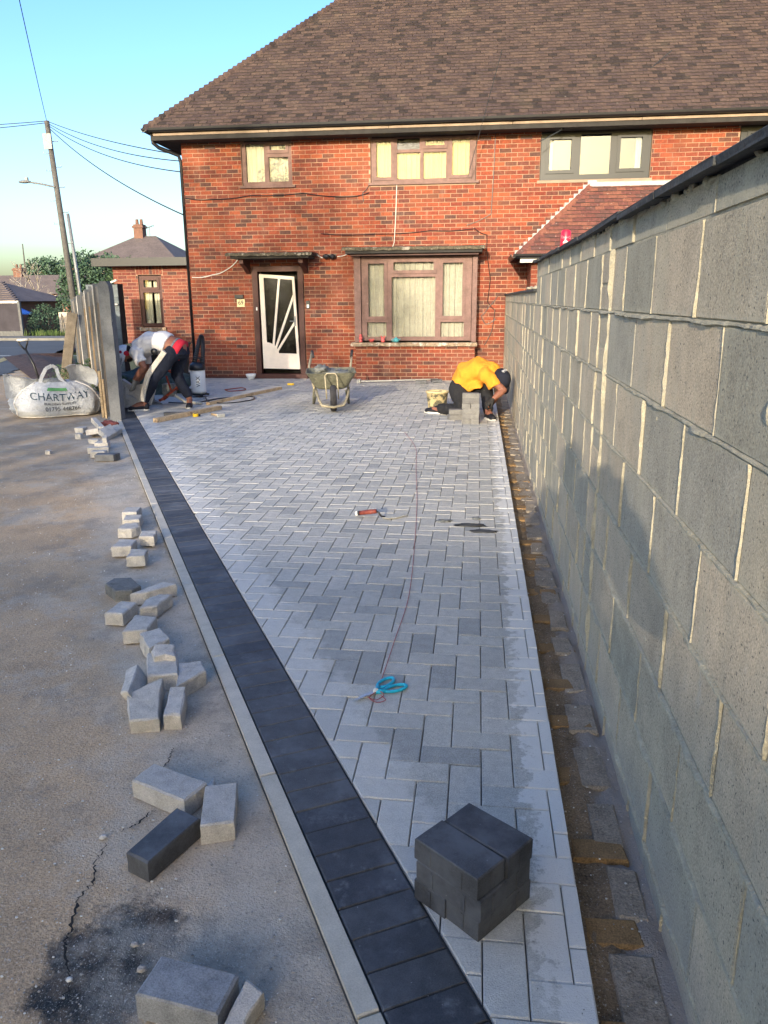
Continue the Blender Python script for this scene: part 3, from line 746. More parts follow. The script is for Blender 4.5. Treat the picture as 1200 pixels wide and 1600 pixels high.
# eaves
b = MB(); b.box(-5.82, 9.9, 14.36, 14.695, 4.205, 4.225); b.box(-5.82, -5.45, 14.70, 23.4, 4.205, 4.225); b.build('soffit', DARKW, house)
b = MB(); b.box(-5.83, 9.9, 14.335, 14.358, 4.20, 4.27); b.box(-5.853, -5.832, 14.335, 23.4, 4.20, 4.34); b.build('fascia', DARKW, house)
x = -5.8; 
while x < 9.8:
    b = MB(); l = 2.1; b.box(x, min(x+l-.01, 9.9), 14.318, 14.356, 4.272, 4.312); b.build('fascia_strip', CREAMB, house); x += l
gt = MB()
prof = [(0.0, 0), (-.012, -.035), (-.045, -.062), (-.085, -.062), (-.112, -.035), (-.12, 0), (-.112, 0), (-.104, -.032), (-.082, -.054), (-.048, -.054), (-.02, -.03), (-.008, 0)]
gt.rings([[V((xx, 14.335+p[0], 4.385+p[1])) for p in prof] for xx in (-5.95, 9.9)], True, True)
gut = gt.build('gutter', BLACK, house)
for xx in (-3.7, -1.6, .48, 2.5, 4.6):
    b = MB(); b.rings([[V((q, 14.332+p[0]*1.06, 4.387+p[1]*1.1)) for p in prof] for q in (xx-.05, xx+.05)], True, True); b.build('gutter_joint', BLACK, gut)
gt = MB(); gt.rings([[V((-5.86+p[0], yy, 4.385+p[1])) for p in prof] for yy in (14.215, 23.4)], True, True); gt.build('gutter', BLACK, house)
b = MB(); b.tube([(-5.90, 14.55, 4.33), (-5.90, 14.55, 4.20), (-5.82, 14.6, 4.13), (-5.52, 14.75, 4.02), (-5.49, 14.78, 3.9), (-5.49, 14.78, .05)], .034, 10); b.build('downpipe', BLACK, house, smooth=True)
# roof: front slope, tiled; other slopes with courses as steps
PIT = radians(43); TY, TZ = 14.25, 4.37; XL = -5.93; XR = 9.98; HALF = 4.95
cp, sp = cos(PIT), sin(PIT)
b = MB(); zr = TZ+HALF*math.tan(PIT)
v = [(XL, TY, TZ), (XR, TY, TZ), (XR-HALF, TY+HALF, zr), (XL+HALF, TY+HALF, zr), (XL, TY+2*HALF, TZ), (XR, TY+2*HALF, TZ)]
v = [(p[0], p[1]+.02, p[2]-.03) for p in v]
b.add(v, [(0, 1, 2, 3), (0, 3, 4), (1, 5, 2), (3, 2, 5, 4)]); roof = b.build('roof', TILE, house)
RM = Matrix(((1, 0, 0), (0, cp, -sp), (0, sp, cp)))
P = []; TW = .150; GA = .098; row = 0; s = 0
while s < HALF/cp-.05:
    dep = (s+GA/2)*cp; xl, xr = XL+dep+.02, XR-dep-.02; k = math.floor((xl-XL)/TW)-1; off = TW/2*(row % 2)
    while XL+k*TW+off < xr:
        a = max(xl, XL+k*TW+off)+random.choice((.001, .002, .003, .008)); c_ = min(xr, XL+(k+1)*TW+off)-.002; k += 1
        if c_-a < .03: continue
        ss = s+GA/2+.004; ce = V(((a+c_)/2, TY+ss*cp, TZ+ss*sp))+V((0, -sp, cp))*(.010+random.uniform(0, .004))
        mw = face(RM, ce) @ Matrix.Rotation(-.11+random.uniform(-.035, .02), 4, 'X') @ Matrix.Rotation(random.uniform(-.02, .02), 4, 'Y') @ Matrix.Rotation(random.uniform(-.02, .02), 4, 'Z')
        P.append((rect(round(c_-a, 3), .106), .019, 0., mw))
    s += GA; row += 1
lay('roof_tile', P, [TILE, TILEEDGE], roof, 300, em=1, vis=lambda c: c.x < 5, stuffname='tile_courses')
P = []; s = 0
hd = V((1, 1, math.tan(PIT))).normalized(); hl = sqrt(2+math.tan(PIT)**2)
n_h = int(HALF/cp/GA)
b = MB()
for i in range(n_h):
    p0 = V((XL, TY, TZ))+V((1, 1, math.tan(PIT)))*(i*GA*cp)+V((0, 0, .015)); p1 = p0+hd*.17
    sd_ = V((1, -1, 0)).normalized()
    sec = []
    for (p, w, hh) in ((p0, .10, .065), (p1, .045, .012)):
        sec.append([p-sd_*w+V((0, 0, -w*.62)), p-sd_*w*.6+V((0, 0, -.01+hh*.4)), p+V((0, 0, hh)), p+sd_*w*.6+V((0, 0, -.01+hh*.4)), p+sd_*w+V((0, 0, -w*.62)), p+V((0, 0, hh-.03))])
    b.rings(sec, True, True, random.random())
b.build('hip_tiles', TILE, roof, kind='stuff')

# ---- windows
def window(x0, x1, z0, z1, y, panes, mat, fw=.05, sill=None, dep=.07, gl=GLASS, curtain=NET, cy=.10, name='window'):
    xs = sorted({x0+fw, x1-fw, *[p[0] for p in panes], *[p[1] for p in panes]})
    b = MB(); hol = [p[:4] for p in panes]
    mortar(b, x0, x1, z0, z1, hol, y, y+dep)
    fr = b.build(name, mat, house)
    for p in panes:
        if len(p) > 4 and p[4]:      # opening casement: raised sash
            q = .035; b = MB(); mortar(b, p[0]-.02, p[1]+.02, p[2]-.02, p[3]+.02, [(p[0]+q, p[1]-q, p[2]+q, p[3]-q)], y-.018, y-.002)
            b.build('sash', mat, fr)
        b = MB(); b.box(p[0]-.005, p[1]+.005, y+.03, y+.036, p[2]-.005, p[3]+.005); b.build('pane', p[5] if len(p) > 5 else gl, fr)
    if sill:
        b = MB(); b.box(x0-.05, x1+.06, y-.07, y+dep-.002, z0-.04, z0-.002); b.build('sill', sill, fr)
    if curtain:
        def cf(u, v_):
            x = x0+.03+(x1-x0-.06)*u; return V((x, y+cy+.012*sin(x*62+2*sin(x*9))+.006*sin(x*131), z0+.03+(z1-z0-.06)*v_))
        b = MB(); b.grid(cf, int((x1-x0)*110), 3); b.build('net_curtain', curtain, fr, smooth=True)
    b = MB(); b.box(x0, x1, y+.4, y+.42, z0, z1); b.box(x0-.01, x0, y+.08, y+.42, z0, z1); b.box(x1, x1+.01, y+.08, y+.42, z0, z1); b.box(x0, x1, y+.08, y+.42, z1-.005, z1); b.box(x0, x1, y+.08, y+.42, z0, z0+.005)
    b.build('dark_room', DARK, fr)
    return fr
YW = YF+.03
window(-4.32, -3.40, 3.46, 4.20, YW, [(-4.25, -3.91, 3.53, 4.17), (-3.83, -3.47, 4.02, 4.17, 1), (-3.83, -3.47, 3.53, 3.94)], FRAME, sill=FRAME)
window(-1.96, -.11, 3.46, 4.20, YW, [(-1.90, -1.57, 3.52, 4.17, 1), (-1.50, -1.10, 4.00, 4.18, 0, GLASSD), (-1.50, -1.09, 3.52, 3.95), (-1.03, -.63, 4.02, 4.17, 1), (-1.03, -.63, 3.52, 3.95), (-.56, -.19, 3.53, 4.17, 1)], FRAME, sill=FRAME, curtain=WARMN)
window(1.01, 2.85, 3.44, 4.20, YW, [(1.12, 1.56, 3.56, 4.12, 1), (1.68, 2.18, 3.52, 4.16), (2.31, 2.74, 3.56, 4.12, 1)], GREYF, gl=GLASSR, curtain=None)
w3 = bpy.data.objects['window.002']
for (a, c_) in ((1.10, 1.22), (2.62, 2.76)):
    b = MB(); b.grid(lambda u, v_: V((a+(c_-a)*u, YW+.12+.015*sin(u*14), 3.5+.66*v_)), 20, 2); b.build('side_curtain', CURT, w3, smooth=True)
b = MB(); b.box(.96, 2.90, YF-.012, YF+.004, 3.385, 3.432); b.build('window_ledge', CREAMB, house)
window(4.30, 5.95, 3.44, 4.20, YW, [(4.42, 4.85, 3.56, 4.12, 1), (4.97, 5.83, 3.52, 4.16)], GREYF, gl=GLASSR, curtain=None)
# bay
bay = window(-2.12, -.13, .72, 2.19, BY+.04, [(-2.03, -1.67, 1.12, 2.11, 1), (-2.03, -1.67, .79, 1.05), (-1.57, -.78, 1.92, 2.13, 1), (-1.57, -.78, .79, 1.84), (-.68, -.26, 1.12, 2.11, 1), (-.68, -.26, .79, 1.05)], FRAME, curtain=NET, name='bay_window')
b = MB(); b.box(-2.25, -2.13, BY+.0, BY+.12, .70, 2.20); b.build('bay_post', FRAME, bay)
b = MB(); b.box(-.12, -.035, BY+.0, BY+.12, .70, 2.20); b.build('bay_post', FRAME, bay)
b = MB(); b.box(-2.14, -2.12, BY+.12, YF+.1, .70, 2.20); b.box(-.13, -.06, BY+.12, YF+.1, .70, 2.20); b.build('bay_cheek', FRAME, bay)
sl = MB()
def slf(u, v_):
    x = -2.32+2.31*u; a = 2*pi*v_
    return V((x, BY+.08+.16*max(-1, min(1, 1.4*cos(a)))+.006*fbm(x*9, a), .655+.032*max(-1, min(1, 1.4*sin(a)))+.008*fbm(x*7, a*2, 5)))
sl.grid(slf, 70, 16); sl.build('bay_sill', SILL, bay, smooth=False)
def canopy(x0, x1, y0, z, th, nm, par, mat=MOSS):
    b = MB(); b.box(x0, x1, y0, YF-.002, z-th, z); b.build(nm, DARKW, par)
    b = MB()
    def cf(u, v_):
        x = x0-.02+(x1-x0+.04)*u; return V((x, y0-.02+(YF-y0+.01)*v_, z+.018+.012*fbm(x*8, v_*3)-.02*(v_ < .01)))
    b.grid(cf, 60, 6)
    b.add([cf(i/60, 0) for i in range(61)]+[cf(i/60, 0)+V((0, .004, -.045+.010*fbm(i*.7, 3))) for i in range(61)], [(i, i+1, 62+i, 61+i) for i in range(60)])
    b.build('mossy_covering', mat, par)
cb = thing('x', '', '') if False else None
b = MB(); b.box(-2.36, .04, 14.12, YF-.002, 2.235, 2.30); bc = b.build('bay_canopy', DARKW, house)
canopy(-2.40, .07, 14.10, 2.33, .028, 'canopy_board', bc)
b = MB(); b.box(-2.28, -.02, 14.2, YF-.003, 2.20, 2.233); b.build('canopy_soffit', FRAMED, bc)
b = MB(); b.box(-4.46, -3.03, 14.14, YF-.002, 2.18, 2.23); dc = b.build('door_canopy', DARKW, house)
canopy(-4.52, -2.98, 14.10, 2.265, .034, 'canopy_board', dc)
for xx in (-4.30, -3.20):
    b = MB(); b.rings([[V((xx-.04, yy, zz)), V((xx+.04, yy, zz)), V((xx+.04, yy, zz2)), V((xx-.04, yy, zz2))] for yy, zz, zz2 in ((14.25, 2.10, 2.178), (14.45, 2.04, 2.178), (YF-.003, 1.93, 2.178))], True, True); b.build('canopy_bracket', FRAMED, dc)
# door
df = MB(); df.box(-4.23, -4.13, YF-.02, YF+.12, .06, 2.07); df.box(-3.36, -3.26, YF-.02, YF+.12, .06, 2.07); df.box(-4.13, -3.36, YF-.02, YF+.12, 1.97, 2.07)
dfr = df.build('door_frame', FRAMED, house)
b = MB(); b.box(-4.25, -3.22, YF-.10, YF+.10, -.01, .085); b.build('doorstep', FRAMED, house)
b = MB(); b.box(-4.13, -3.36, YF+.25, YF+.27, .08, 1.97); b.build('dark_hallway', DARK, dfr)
DZ0, DZ1 = .17, 1.915
dl = MB(); y0_, y1_ = YF+.0, YF+.045
TL, TR = V((-4.10, 0, 1.93)), V((-3.43, 0, 1.875)); Bl, Br = V((-4.095, 0, .185)), V((-3.375, 0, .17))
def dpt(u, v_):
    return (Bl.lerp(Br, u)).lerp(TL.lerp(TR, u), v_)
def dquad(b, pts, ya, yb, tint=0):
    n = len(pts); vs = [(p.x, ya, p.z) for p in pts]+[(p.x, yb, p.z) for p in pts]
    b.add(vs, [tuple(range(n)), tuple(range(2*n-1, n-1, -1))]+[(i, n+i, n+(i+1) % n, (i+1) % n) for i in range(n)], tint)
def dq(b, u0, v0, u1, v1, ya=y0_, yb=y1_): dquad(b, [dpt(u0, v0), dpt(u1, v0), dpt(u1, v1), dpt(u0, v1)], ya, yb)
dq(dl, 0, 0, 1, .17); dq(dl, 0, .17, .12, 1); dq(dl, .93, .17, 1, 1); dq(dl, .12, .965, .93, 1)
door = dl.build('front_door', DOORW, dfr)
b = MB()
def ray_(u0, v0, u1, v1, w=.02):
    a, c_ = dpt(u0, v0), dpt(u1, v1); d = (c_-a).normalized(); n = V((-d.z, 0, d.x))
    dquad(b, [a-n*w, a+n*w, c_+n*w, c_-n*w], y0_-.012, y1_-.004)
ray_(.30, .24, .57, .97); ray_(.36, .22, .95, .80); ray_(.40, .19, .95, .52)
hub = [dpt(.10, .17)]+[dpt(.10+.34*cos(a), .165+.12*sin(a)) for a in [i*pi/2/8 for i in range(9)]]+[dpt(.10, .29)]
dquad(b, hub, y0_-.010, y1_-.006); b.build('sunray_bars', DOORW, dfr)
b = MB(); dq(b, .11, .165, .94, .97, YF+.02, YF+.026); b.build('door_glass', GLASSD, dfr)
b = MB(); b.box(-3.455, -3.425, y0_-.03, y0_-.014, .98, 1.16); b.tube([(-3.44, y0_-.03, 1.07), (-3.44, y0_-.06, 1.07), (-3.53, y0_-.06, 1.07)], .009, 7); b.build('door_handle', METAL, door)
b = MB(); b.box(-4.18, -4.155, YF-.03, YF-.021, 1.27, 1.33); b.build('door_bell_push', WHITE, dfr)
b = MB(); b.box(-3.215, -3.145, YF-.03, YF-.004, 1.30, 1.44); vb = b.build('video_doorbell', BLACK, house)
b = MB(); b.box(-3.20, -3.16, YF-.036, YF-.0305, 1.31, 1.37); b.build('doorbell_button', WHITE, vb)
b = MB(); b.box(-4.55, -4.40, YF-.018, YF-.004, 1.335, 1.475); pl = b.build('house_number_plate', PLATE, house)
text('house_number', '69', .11, face(FY3, (-4.475, YF-.0195, 1.41)), FRAMED, pl)
b = MB(); b.box(-4.58, -4.42, YF-.05, YF-.004, 1.49, 1.555); b.build('letter_light', GREYF, house)
b = MB(); b.ball((-2.80, YF-.07, 2.22), (.07, .06, .045)); b.ball((-2.68, YF-.07, 2.215), (.055, .06, .05)); b.box(-2.85, -2.62, YF-.04, YF-.003, 2.19, 2.26); sfl = b.build('floodlight', BLACK, house, smooth=False)
# cables clipped to the facade
def cable(pts, r, mat, nm='wall_cable'):
    q = []
    for i in range(len(pts)-1):
        for k in range(6):
            t = k/6; q.append(V(pts[i]).lerp(V(pts[i+1]), t)+V((0, 0, -.02*sin(pi*t))))
    q.append(V(pts[-1])); b = MB(); b.tube(q, r, 5); b.build(nm, mat, house)
yc = YF-.012
cable([(-5.42, yc, 3.28), (-4.9, yc, 3.25), (-4.2, yc, 3.30), (-3.2, yc, 3.32), (-2.4, yc, 3.24), (-2.0, yc, 3.3)], .008, BLACK)
cable([(-2.0, yc, 3.42), (-2.12, yc, 3.3), (-2.1, yc, 3.15)], .007, BLACK)
cable([(-5.40, yc, 1.88), (-5.0, yc, 1.92), (-4.7, yc, 2.02), (-4.48, yc, 2.2)], .009, CURT)
cable([(-3.0, yc, 2.28), (-2.86, yc, 2.20)], .009, CURT); cable([(-2.6, yc, 2.22), (-2.36, yc, 2.29)], .009, CURT)
cable([(-1.50, yc, 3.42), (-1.52, yc, 2.9), (-1.55, yc, 2.45), (-1.6, yc, 2.36), (-2.0, yc, 2.37)], .008, CURT)
cable([(-2.9, yc, 2.62), (-1.9, yc, 2.60), (-.9, yc, 2.64), (-.1, yc, 2.66), (.12, yc, 2.55), (.12, yc, 2.3), (.2, yc, 1.8), (.16, yc, 1.4), (.3, yc, 1.25), (.26, yc, .9), (.12, yc, .62)], .007, BLACK)
cable([(.22, yc, 4.2), (.2, yc, 3.4), (.18, yc, 2.9), (-.25, yc, 2.72)], .007, BLACK)
cable([(.34, yc, 1.5), (.18, yc, 1.3), (.05, yc, 1.15), (.14, yc, 1.0), (.32, yc, 1.1)], .007, BLACK)
# air bricks under the eaves
for xx in (-4.9, .05, .75):
    b = MB(); b.box(xx-.1, xx+.1, YF-.006, YF+.003, 4.10, 4.16); b.build('air_brick', FRAMED, house)

# ---- lean-to porch on the right
b = MB(); b.box(.86, 4.6, 13.62, YF-.003, -.1, 2.06); b.build('porch_wall', MORTAR, house)
P = bricks(.85, 4.6, 0, 2.06, [], lambda x, z: face(FY3, (x, 13.612, z)))+bricks(-YF+.01, -13.62, 0, 2.06, [], lambda x, z: face(SX, (.852, -x, z)))
mbp = MB()
for poly, th, ch, mw in P: mbp.prism(poly, th, ch, mw, random.random(), bottom=False)
mbp.build('porch_brickwork', BRICK, house, kind='stuff')
pc, pr_ = V((.60, 13.42, 2.14)), 1.27; prs = (3.33-2.14)/pr_; PA = math.atan(prs)
b = MB(); b.add([(.62, 13.44, 2.12), (4.9, 13.44, 2.12), (4.9, YF, 3.30), (1.88, YF, 3.30), (.62, YF, 2.12)], [(0, 1, 2, 3), (0, 3, 4)]); prf = b.build('porch_roof', TILER, house)
RP = Matrix(((1, 0, 0), (0, cos(PA), -sin(PA)), (0, sin(PA), cos(PA))))
P = []; row = 0; s = 0
while s < pr_/cos(PA)-.05:
    dep = (s+.05)*cos(PA); xl = .62+dep; k = math.floor((xl-.6)/.155)-1; off = .0775*(row % 2)
    while .6+k*.155+off < 4.9:
        a = max(xl, .6+k*.155+off)+.002; c_ = min(4.9, .6+(k+1)*.155+off)-.002; k += 1
        if c_-a < .03: continue
        ce = V(((a+c_)/2, 13.42+(s+.05)*cos(PA), 2.14+(s+.05)*sin(PA)))+V((0, -sin(PA), cos(PA)))*(.010+random.uniform(0, .003))
        P.append((rect(round(c_-a, 3), .108), .013, 0., face(RP, ce) @ Matrix.Rotation(-.10+random.uniform(-.03, .02), 4, 'X') @ Matrix.Rotation(random.uniform(-.015, .015), 4, 'Y')))
    s += .098; row += 1
RL = Matrix(((0, cos(PA), -sin(PA)), (-1, 0, 0), (0, sin(PA), cos(PA))))
s = 0; row = 0
while s < pr_/cos(PA)-.05:
    dep = (s+.05)*cos(PA); ya = 13.44+dep; yb = YF-.01; k = 0
    while ya+k*.155 < yb:
        a = ya+k*.155+.002; c_ = min(yb, ya+(k+1)*.155)-.002; k += 1
        if c_-a < .03: continue
        ce = V((.60+(s+.05)*cos(PA), (a+c_)/2, 2.14+(s+.05)*sin(PA)))+V((-sin(PA), 0, cos(PA)))*.012
        P.append((rect(round(c_-a, 3), .108), .013, 0., face(RL, ce) @ Matrix.Rotation(-.10+random.uniform(-.03, .02), 4, 'X')))
    s += .098
lay('porch_tile', P, [TILER, TILEEDGE], prf, 300, em=1, vis=lambda c: c.x < 2.6)
b = MB()
for i in range(14):
    p0 = V((.60, 13.42, 2.15))+V((1, 1, prs))*(i*.092); p1 = p0+V((1, 1, prs)).normalized()*.18; sd_ = V((1, -1, 0)).normalized()
    b.rings([[p-sd_*w+V((0, 0, -w*.55)), p+V((0, 0, hh)), p+sd_*w+V((0, 0, -w*.55)), p+V((0, 0, hh-.03))] for (p, w, hh) in ((p0, .075, .04), (p1, .045, .02))], True, True, random.random())
b.build('porch_hip_tiles', TILER, prf, kind='stuff')
b = MB()
for i in range(17):     # stepped lead flashing climbing the facade
    x = .62+i*.0755; z = 2.14+i*.0708*1.0; zz = 2.14+(x-.60)*prs
    b.box(x, x+.15, YF-.014-(i % 2)*.003, YF-.003, zz-.02, zz+.125)
b.build('stepped_flashing', LEAD, prf)
b = MB(); b.box(1.86, 4.9, YF-.05, YF-.002, 3.28, 3.38); b.build('top_flashing', LEAD, prf)
b = MB(); b.rings([[V((xx, 13.40+p[0]*.8, 2.15+p[1]*.9)) for p in prof] for xx in (.54, 4.9)], True, True); b.rings([[V((.60+p[0]*.8, yy, 2.15+p[1]*.9)) for p in prof] for yy in (13.32, YF-.02)], True, True); b.build('porch_gutter', BLACK, house)
b = MB(); b.box(.66, 4.8, 13.43, 13.45, 2.02, 2.10); b.build('porch_fascia', WHITE, house)
b = MB(); b.box(.66, 4.8, 13.455, YF-.003, 2.04, 2.06); b.build('porch_soffit', DARKW, house)
# ================================================================= OUTBUILDING
YO = 17.2
ob = thing('brick_outhouse', 'small flat roofed brick outhouse with one narrow curtained window beside the main house', 'outhouse', (-7.2, YO, 0), world=True)
h2 = [(-7.58, -7.04, .88, 2.02)]
b = MB(); mortar(b, -8.15, -5.6, -.1, 2.24, h2, YO+.006, YO+.2); b.box(-8.15, -7.95, YO+.201, YO+3, -.1, 2.24); b.box(-7.9, -5.6, YO+2.8, YO+3, -.1, 2.24)
ow = b.build('wall', MORTAR, ob)
P = bricks(-8.16, -5.6, -.07, 2.24, h2+[(-7.62, -7.0, 2.02, 2.24)], lambda x, z: face(FY3, (x, YO+random.uniform(-.0015, .0015), z)), bl=.212, ch=.0742)
for k in range(8):   # soldier course over the window
    P.append((rect(.066, .205), .02, 0., face(FY3, (-7.58+k*.0765, YO, 2.13))))
P += bricks(-YO-3, -YO-.01, -.07, 2.24, [], lambda x, z: face(SX, (-8.162, -x, z)), bl=.212, ch=.0742)
lay('brick', P, BRICKB, ow, 300, vis=lambda c: c.y < 17.3, stuffname='brickwork')
b = MB(); b.box(-8.45, -5.46, YO-.28, YO+3.1, 2.245, 2.30); b.build('flat_roof', MOSS, ob)
b = MB(); b.box(-8.47, -5.46, YO-.31, YO-.282, 2.20, 2.37); b.box(-8.49, -8.472, YO-.31, YO+3.1, 2.20, 2.37); b.build('fascia_board', GREYF, ob)
hb = house; house = ob
window(-7.57, -7.05, .90, 2.00, YO+.03, [(-7.50, -7.12, 1.72, 1.94, 1), (-7.50, -7.12, .97, 1.64)], FRAMED, curtain=None)
ow3 = [o for o in ob.children if o.name.startswith('window')][0]
for (a, c_) in ((-7.52, -7.33), (-7.29, -7.1)):
    b = MB(); b.grid(lambda u, v_: V((a+(c_-a)*u*(1-.35*sin(pi*v_)*0)+.05*(1-v_)*(-1 if a < -7.4 else 1)*(.3), YO+.14+.02*sin(u*19), .93+1.0*v_)), 20, 4); b.build('side_curtain', CURT, ow3, smooth=True)
b = MB(); b.ball((-7.42, YO+.10, .99), (.045, .03, .05)); b.ball((-7.22, YO+.10, .985), (.05, .03, .045)); b.build('sill_ornament', WHITE, ow3, smooth=True)
house = hb
b = MB(); b.box(-7.62, -7.0, YO-.05, YO+.02, .80, .88); b.build('window_sill', SILL, ob)
b = MB(); b.box(-5.98, -5.90, YO-.035, YO-.003, 0, 2.2); b.box(-5.70, -5.62, YO-.035, YO-.003, 0, 2.2); b.build('door_post', FRAMED, ob)
b = MB(); b.box(-5.898, -5.702, YO-.02, YO-.004, 0, 2.2); b.build('side_door', FRAMED, ob)
b = MB(); b.tube([(-5.76, 15.9, 2.2), (-5.74, 15.8, .02)], .05, 10); tag(b.build('brown_downpipe', FRAMED), 'dark brown rainwater pipe in the gap between outhouse and main house', 'pipe')

# ================================================================= FENCE
fence = thing('boundary_fence', 'tall stepped fence of concrete posts and ochre boards behind the bending worker', 'fence', (-4.53, 9.3, 0), world=True)
FD = V((-.600, 1, 0)).normalized(); FN = V((FD.y, -FD.x, 0))
def FP(s, o, z=0): p = V((-4.53, 9.28, z))+FD*s+FN*o; return p
b = MB()
sec = []
for z in (-.1, .4, .8, 1.2, 1.55, 1.64, 1.69):
    w = .072 if z < 1.6 else (.064 if z < 1.66 else .040); j_ = .004*sin(z*9); sec.append([V((-4.53-w+j_, 9.25, z)), V((-4.53+w+j_, 9.25, z)), V((-4.53+w, 9.37, z)), V((-4.53-w, 9.37, z))])
b.rings(sec, True, True); b.build('end_post', CONC, fence)
def ztop(s): return 1.665-.030*s
FB = Matrix(((-FD.x, 0, -FN.x), (-FD.y, 0, -FN.y), (0, 1, 0)))
posts = [.62, 1.38, 2.30, 3.3, 4.35, 5.4, 6.5]
for k, s in enumerate(posts):
    b = MB(); mw = Matrix.Translation(FP(s, -.03)) @ Matrix.Rotation(math.atan2(FD.y, FD.x)-pi/2, 4, 'Z')
    b.box(-.055, .05, -.035, .035, -.1, ztop(s)+.03, M4=mw); b.build('fence_post', CONC, fence)
    if k in (0, 2, 4):
        b = MB(); b.box(-.068, -.057, -.040, -.015, .25, ztop(s)+.01, M4=mw); b.build('white_post_edge', FARW, fence)
P = []; PG = []
ends = [0.10]+posts
for k in range(len(posts)):
    s0 = ends[k]+.06; s1 = ends[k+1]-.06; n = max(1, int(round((s1-s0)/.105))); w = (s1-s0)/n
    for i in range(n):
        s = s0+(i+.5)*w
        if k == 4 and i >= n-6: continue
        zt = ztop(s)-random.uniform(.01, .04); o_ = -.045-random.uniform(0, .014)
        zc = zt-.20
        P.append((rect(round(w+.006, 3), round(zc-.06, 3)), .016, .002, face(FB, FP(s, o_, .06+(zc-.06)/2)) @ Matrix.Rotation(.06, 4, 'Y')))
        PG.append((rect(round(w+.004, 3), round(zt-zc-.004, 3)), .018, .002, face(FB, FP(s, o_-.002, (zc+zt)/2+.002)) @ Matrix.Rotation(.06, 4, 'Y')))
lay('fence_board', P, WOOD, fence); lay('weathered_top_board', PG, WOODG, fence)
for k in range(len(posts)-1):
    if k == 3: continue
    b = MB()
    for z in (.3, .85, 1.3): b.bar(FP(posts[k]+.05, .0, z), FP(posts[k+1]-.05, .0, z), .05, .04)
    b.build('rail', WOODG, fence)
b = MB(); b.bar((-7.16, 12.80, .02), (-6.88, 12.85, 1.27), .17, .03, up=V((0, 1, .2))); tag(b.build('leaning_plank', WOOD), 'long ochre plank leaning against the outside of the boarded fence', 'plank')
b = MB(); b.box(-4.80, -4.77, 9.42, 9.45, 0, .60); b.box(-4.73, -4.705, 9.36, 9.385, 0, .5)
tag(b.build('marker_stake', BATTEN), 'two pale wooden stakes standing at the foot of the fence end post', 'stake')

# dark shiplap shed between fence and outhouse
sh = thing('timber_shed', 'blue grey shiplap shed squeezed between the fence and the brick outhouse', 'shed', (-7.66, 15.74, 0), world=True)
b = MB(); b.box(-8.0, -7.33, 15.62, 15.86, -.1, 1.80); b.build('shed_frame', DARKW, sh)
P = [(rect(.68, .125), .02, .004, face(FY3, (-7.67, 15.6, .06+k*.128)) @ Matrix.Rotation(.09, 4, 'X')) for k in range(14)]
lay('shiplap_board', P, SHED, sh)
b = MB(); b.bar((-8.02, 15.54, 1.62), (-7.30, 15.54, 1.87), .05, .035); b.build('white_verge', FARW, sh)
b = MB(); b.box(-7.62, -7.33, 15.53, 15.57, 1.38, 1.41); b.build('shelf_edge', FARW, sh)

# wheelie bins and tarpaulin behind the worker
def bin_(x, y, rz, label):
    t = thing('wheelie_bin', label, 'bin', (x, y, 0), rz, group='dark wheelie bins by the house corner'); t.scale = (.85, .85, .72)
    b = MB(); b.rings([[V((-w, -d, z)), V((w, -d, z)), V((w, d, z)), V((-w, d, z))] for z, w, d in ((.04, .21, .24), (.4, .24, .27), (.86, .27, .31), (.9, .29, .33))], True, True); b.build('body', BINM, t)
    b = MB(); b.rings([[V((-w, -.36, z)), V((w, -.36, z)), V((w, .36, z+.02)), V((-w, .36, z+.02))] for z, w in ((.90, .30), (.94, .295), (.965, .24))], True, True); b.build('lid', BINM, t)
    for sx in (-1, 1):
        b = MB(); b.lathe([(.02, -.02), (.095, -.02), (.10, 0), (.095, .02), (.02, .02)], n=14, cap=True, M4=Matrix.Translation((sx*.23, .28, .10)) @ Matrix.Rotation(pi/2, 4, 'Y')); b.build('wheel', RUBBER, t)
bin_(-5.60, 14.0, .1, 'dark green wheelie bin right behind the worker at the house corner')
bin_(-6.25, 14.2, -.05, 'dark wheelie bin further left behind the bending worker')
def lump(name, label, cat, c, r, mat, sd=0, amp=.25, fr=3, n=28, zf=0):
    b = MB(); out = []
    for i in range(15):
        a = -pi/2+pi*i/14; ca = max(cos(a), .02); ring = []
        for k in range(n):
            q = V((ca*cos(2*pi*k/n), ca*sin(2*pi*k/n), sin(a))); f_ = 1+amp*fbm(q.x*fr+sd, q.y*fr, q.z*fr, 5)
            p = V((q.x*r[0]*f_, q.y*r[1]*f_, max(q.z*r[2]*f_, -r[2]*.0-zf))); ring.append(p)
        out.append(ring)
    b.rings(out, True, True); o = b.build(name, mat, smooth=True); o.location = c
    if label: tag(o, label, cat)
    return o
lump('tarpaulin_heap', 'crumpled green tarpaulin heap on the paving behind the bending worker', 'tarpaulin', (-5.35, 12.3, 0), (.75, .4, .34), TARP, 5, .45, 2.5)

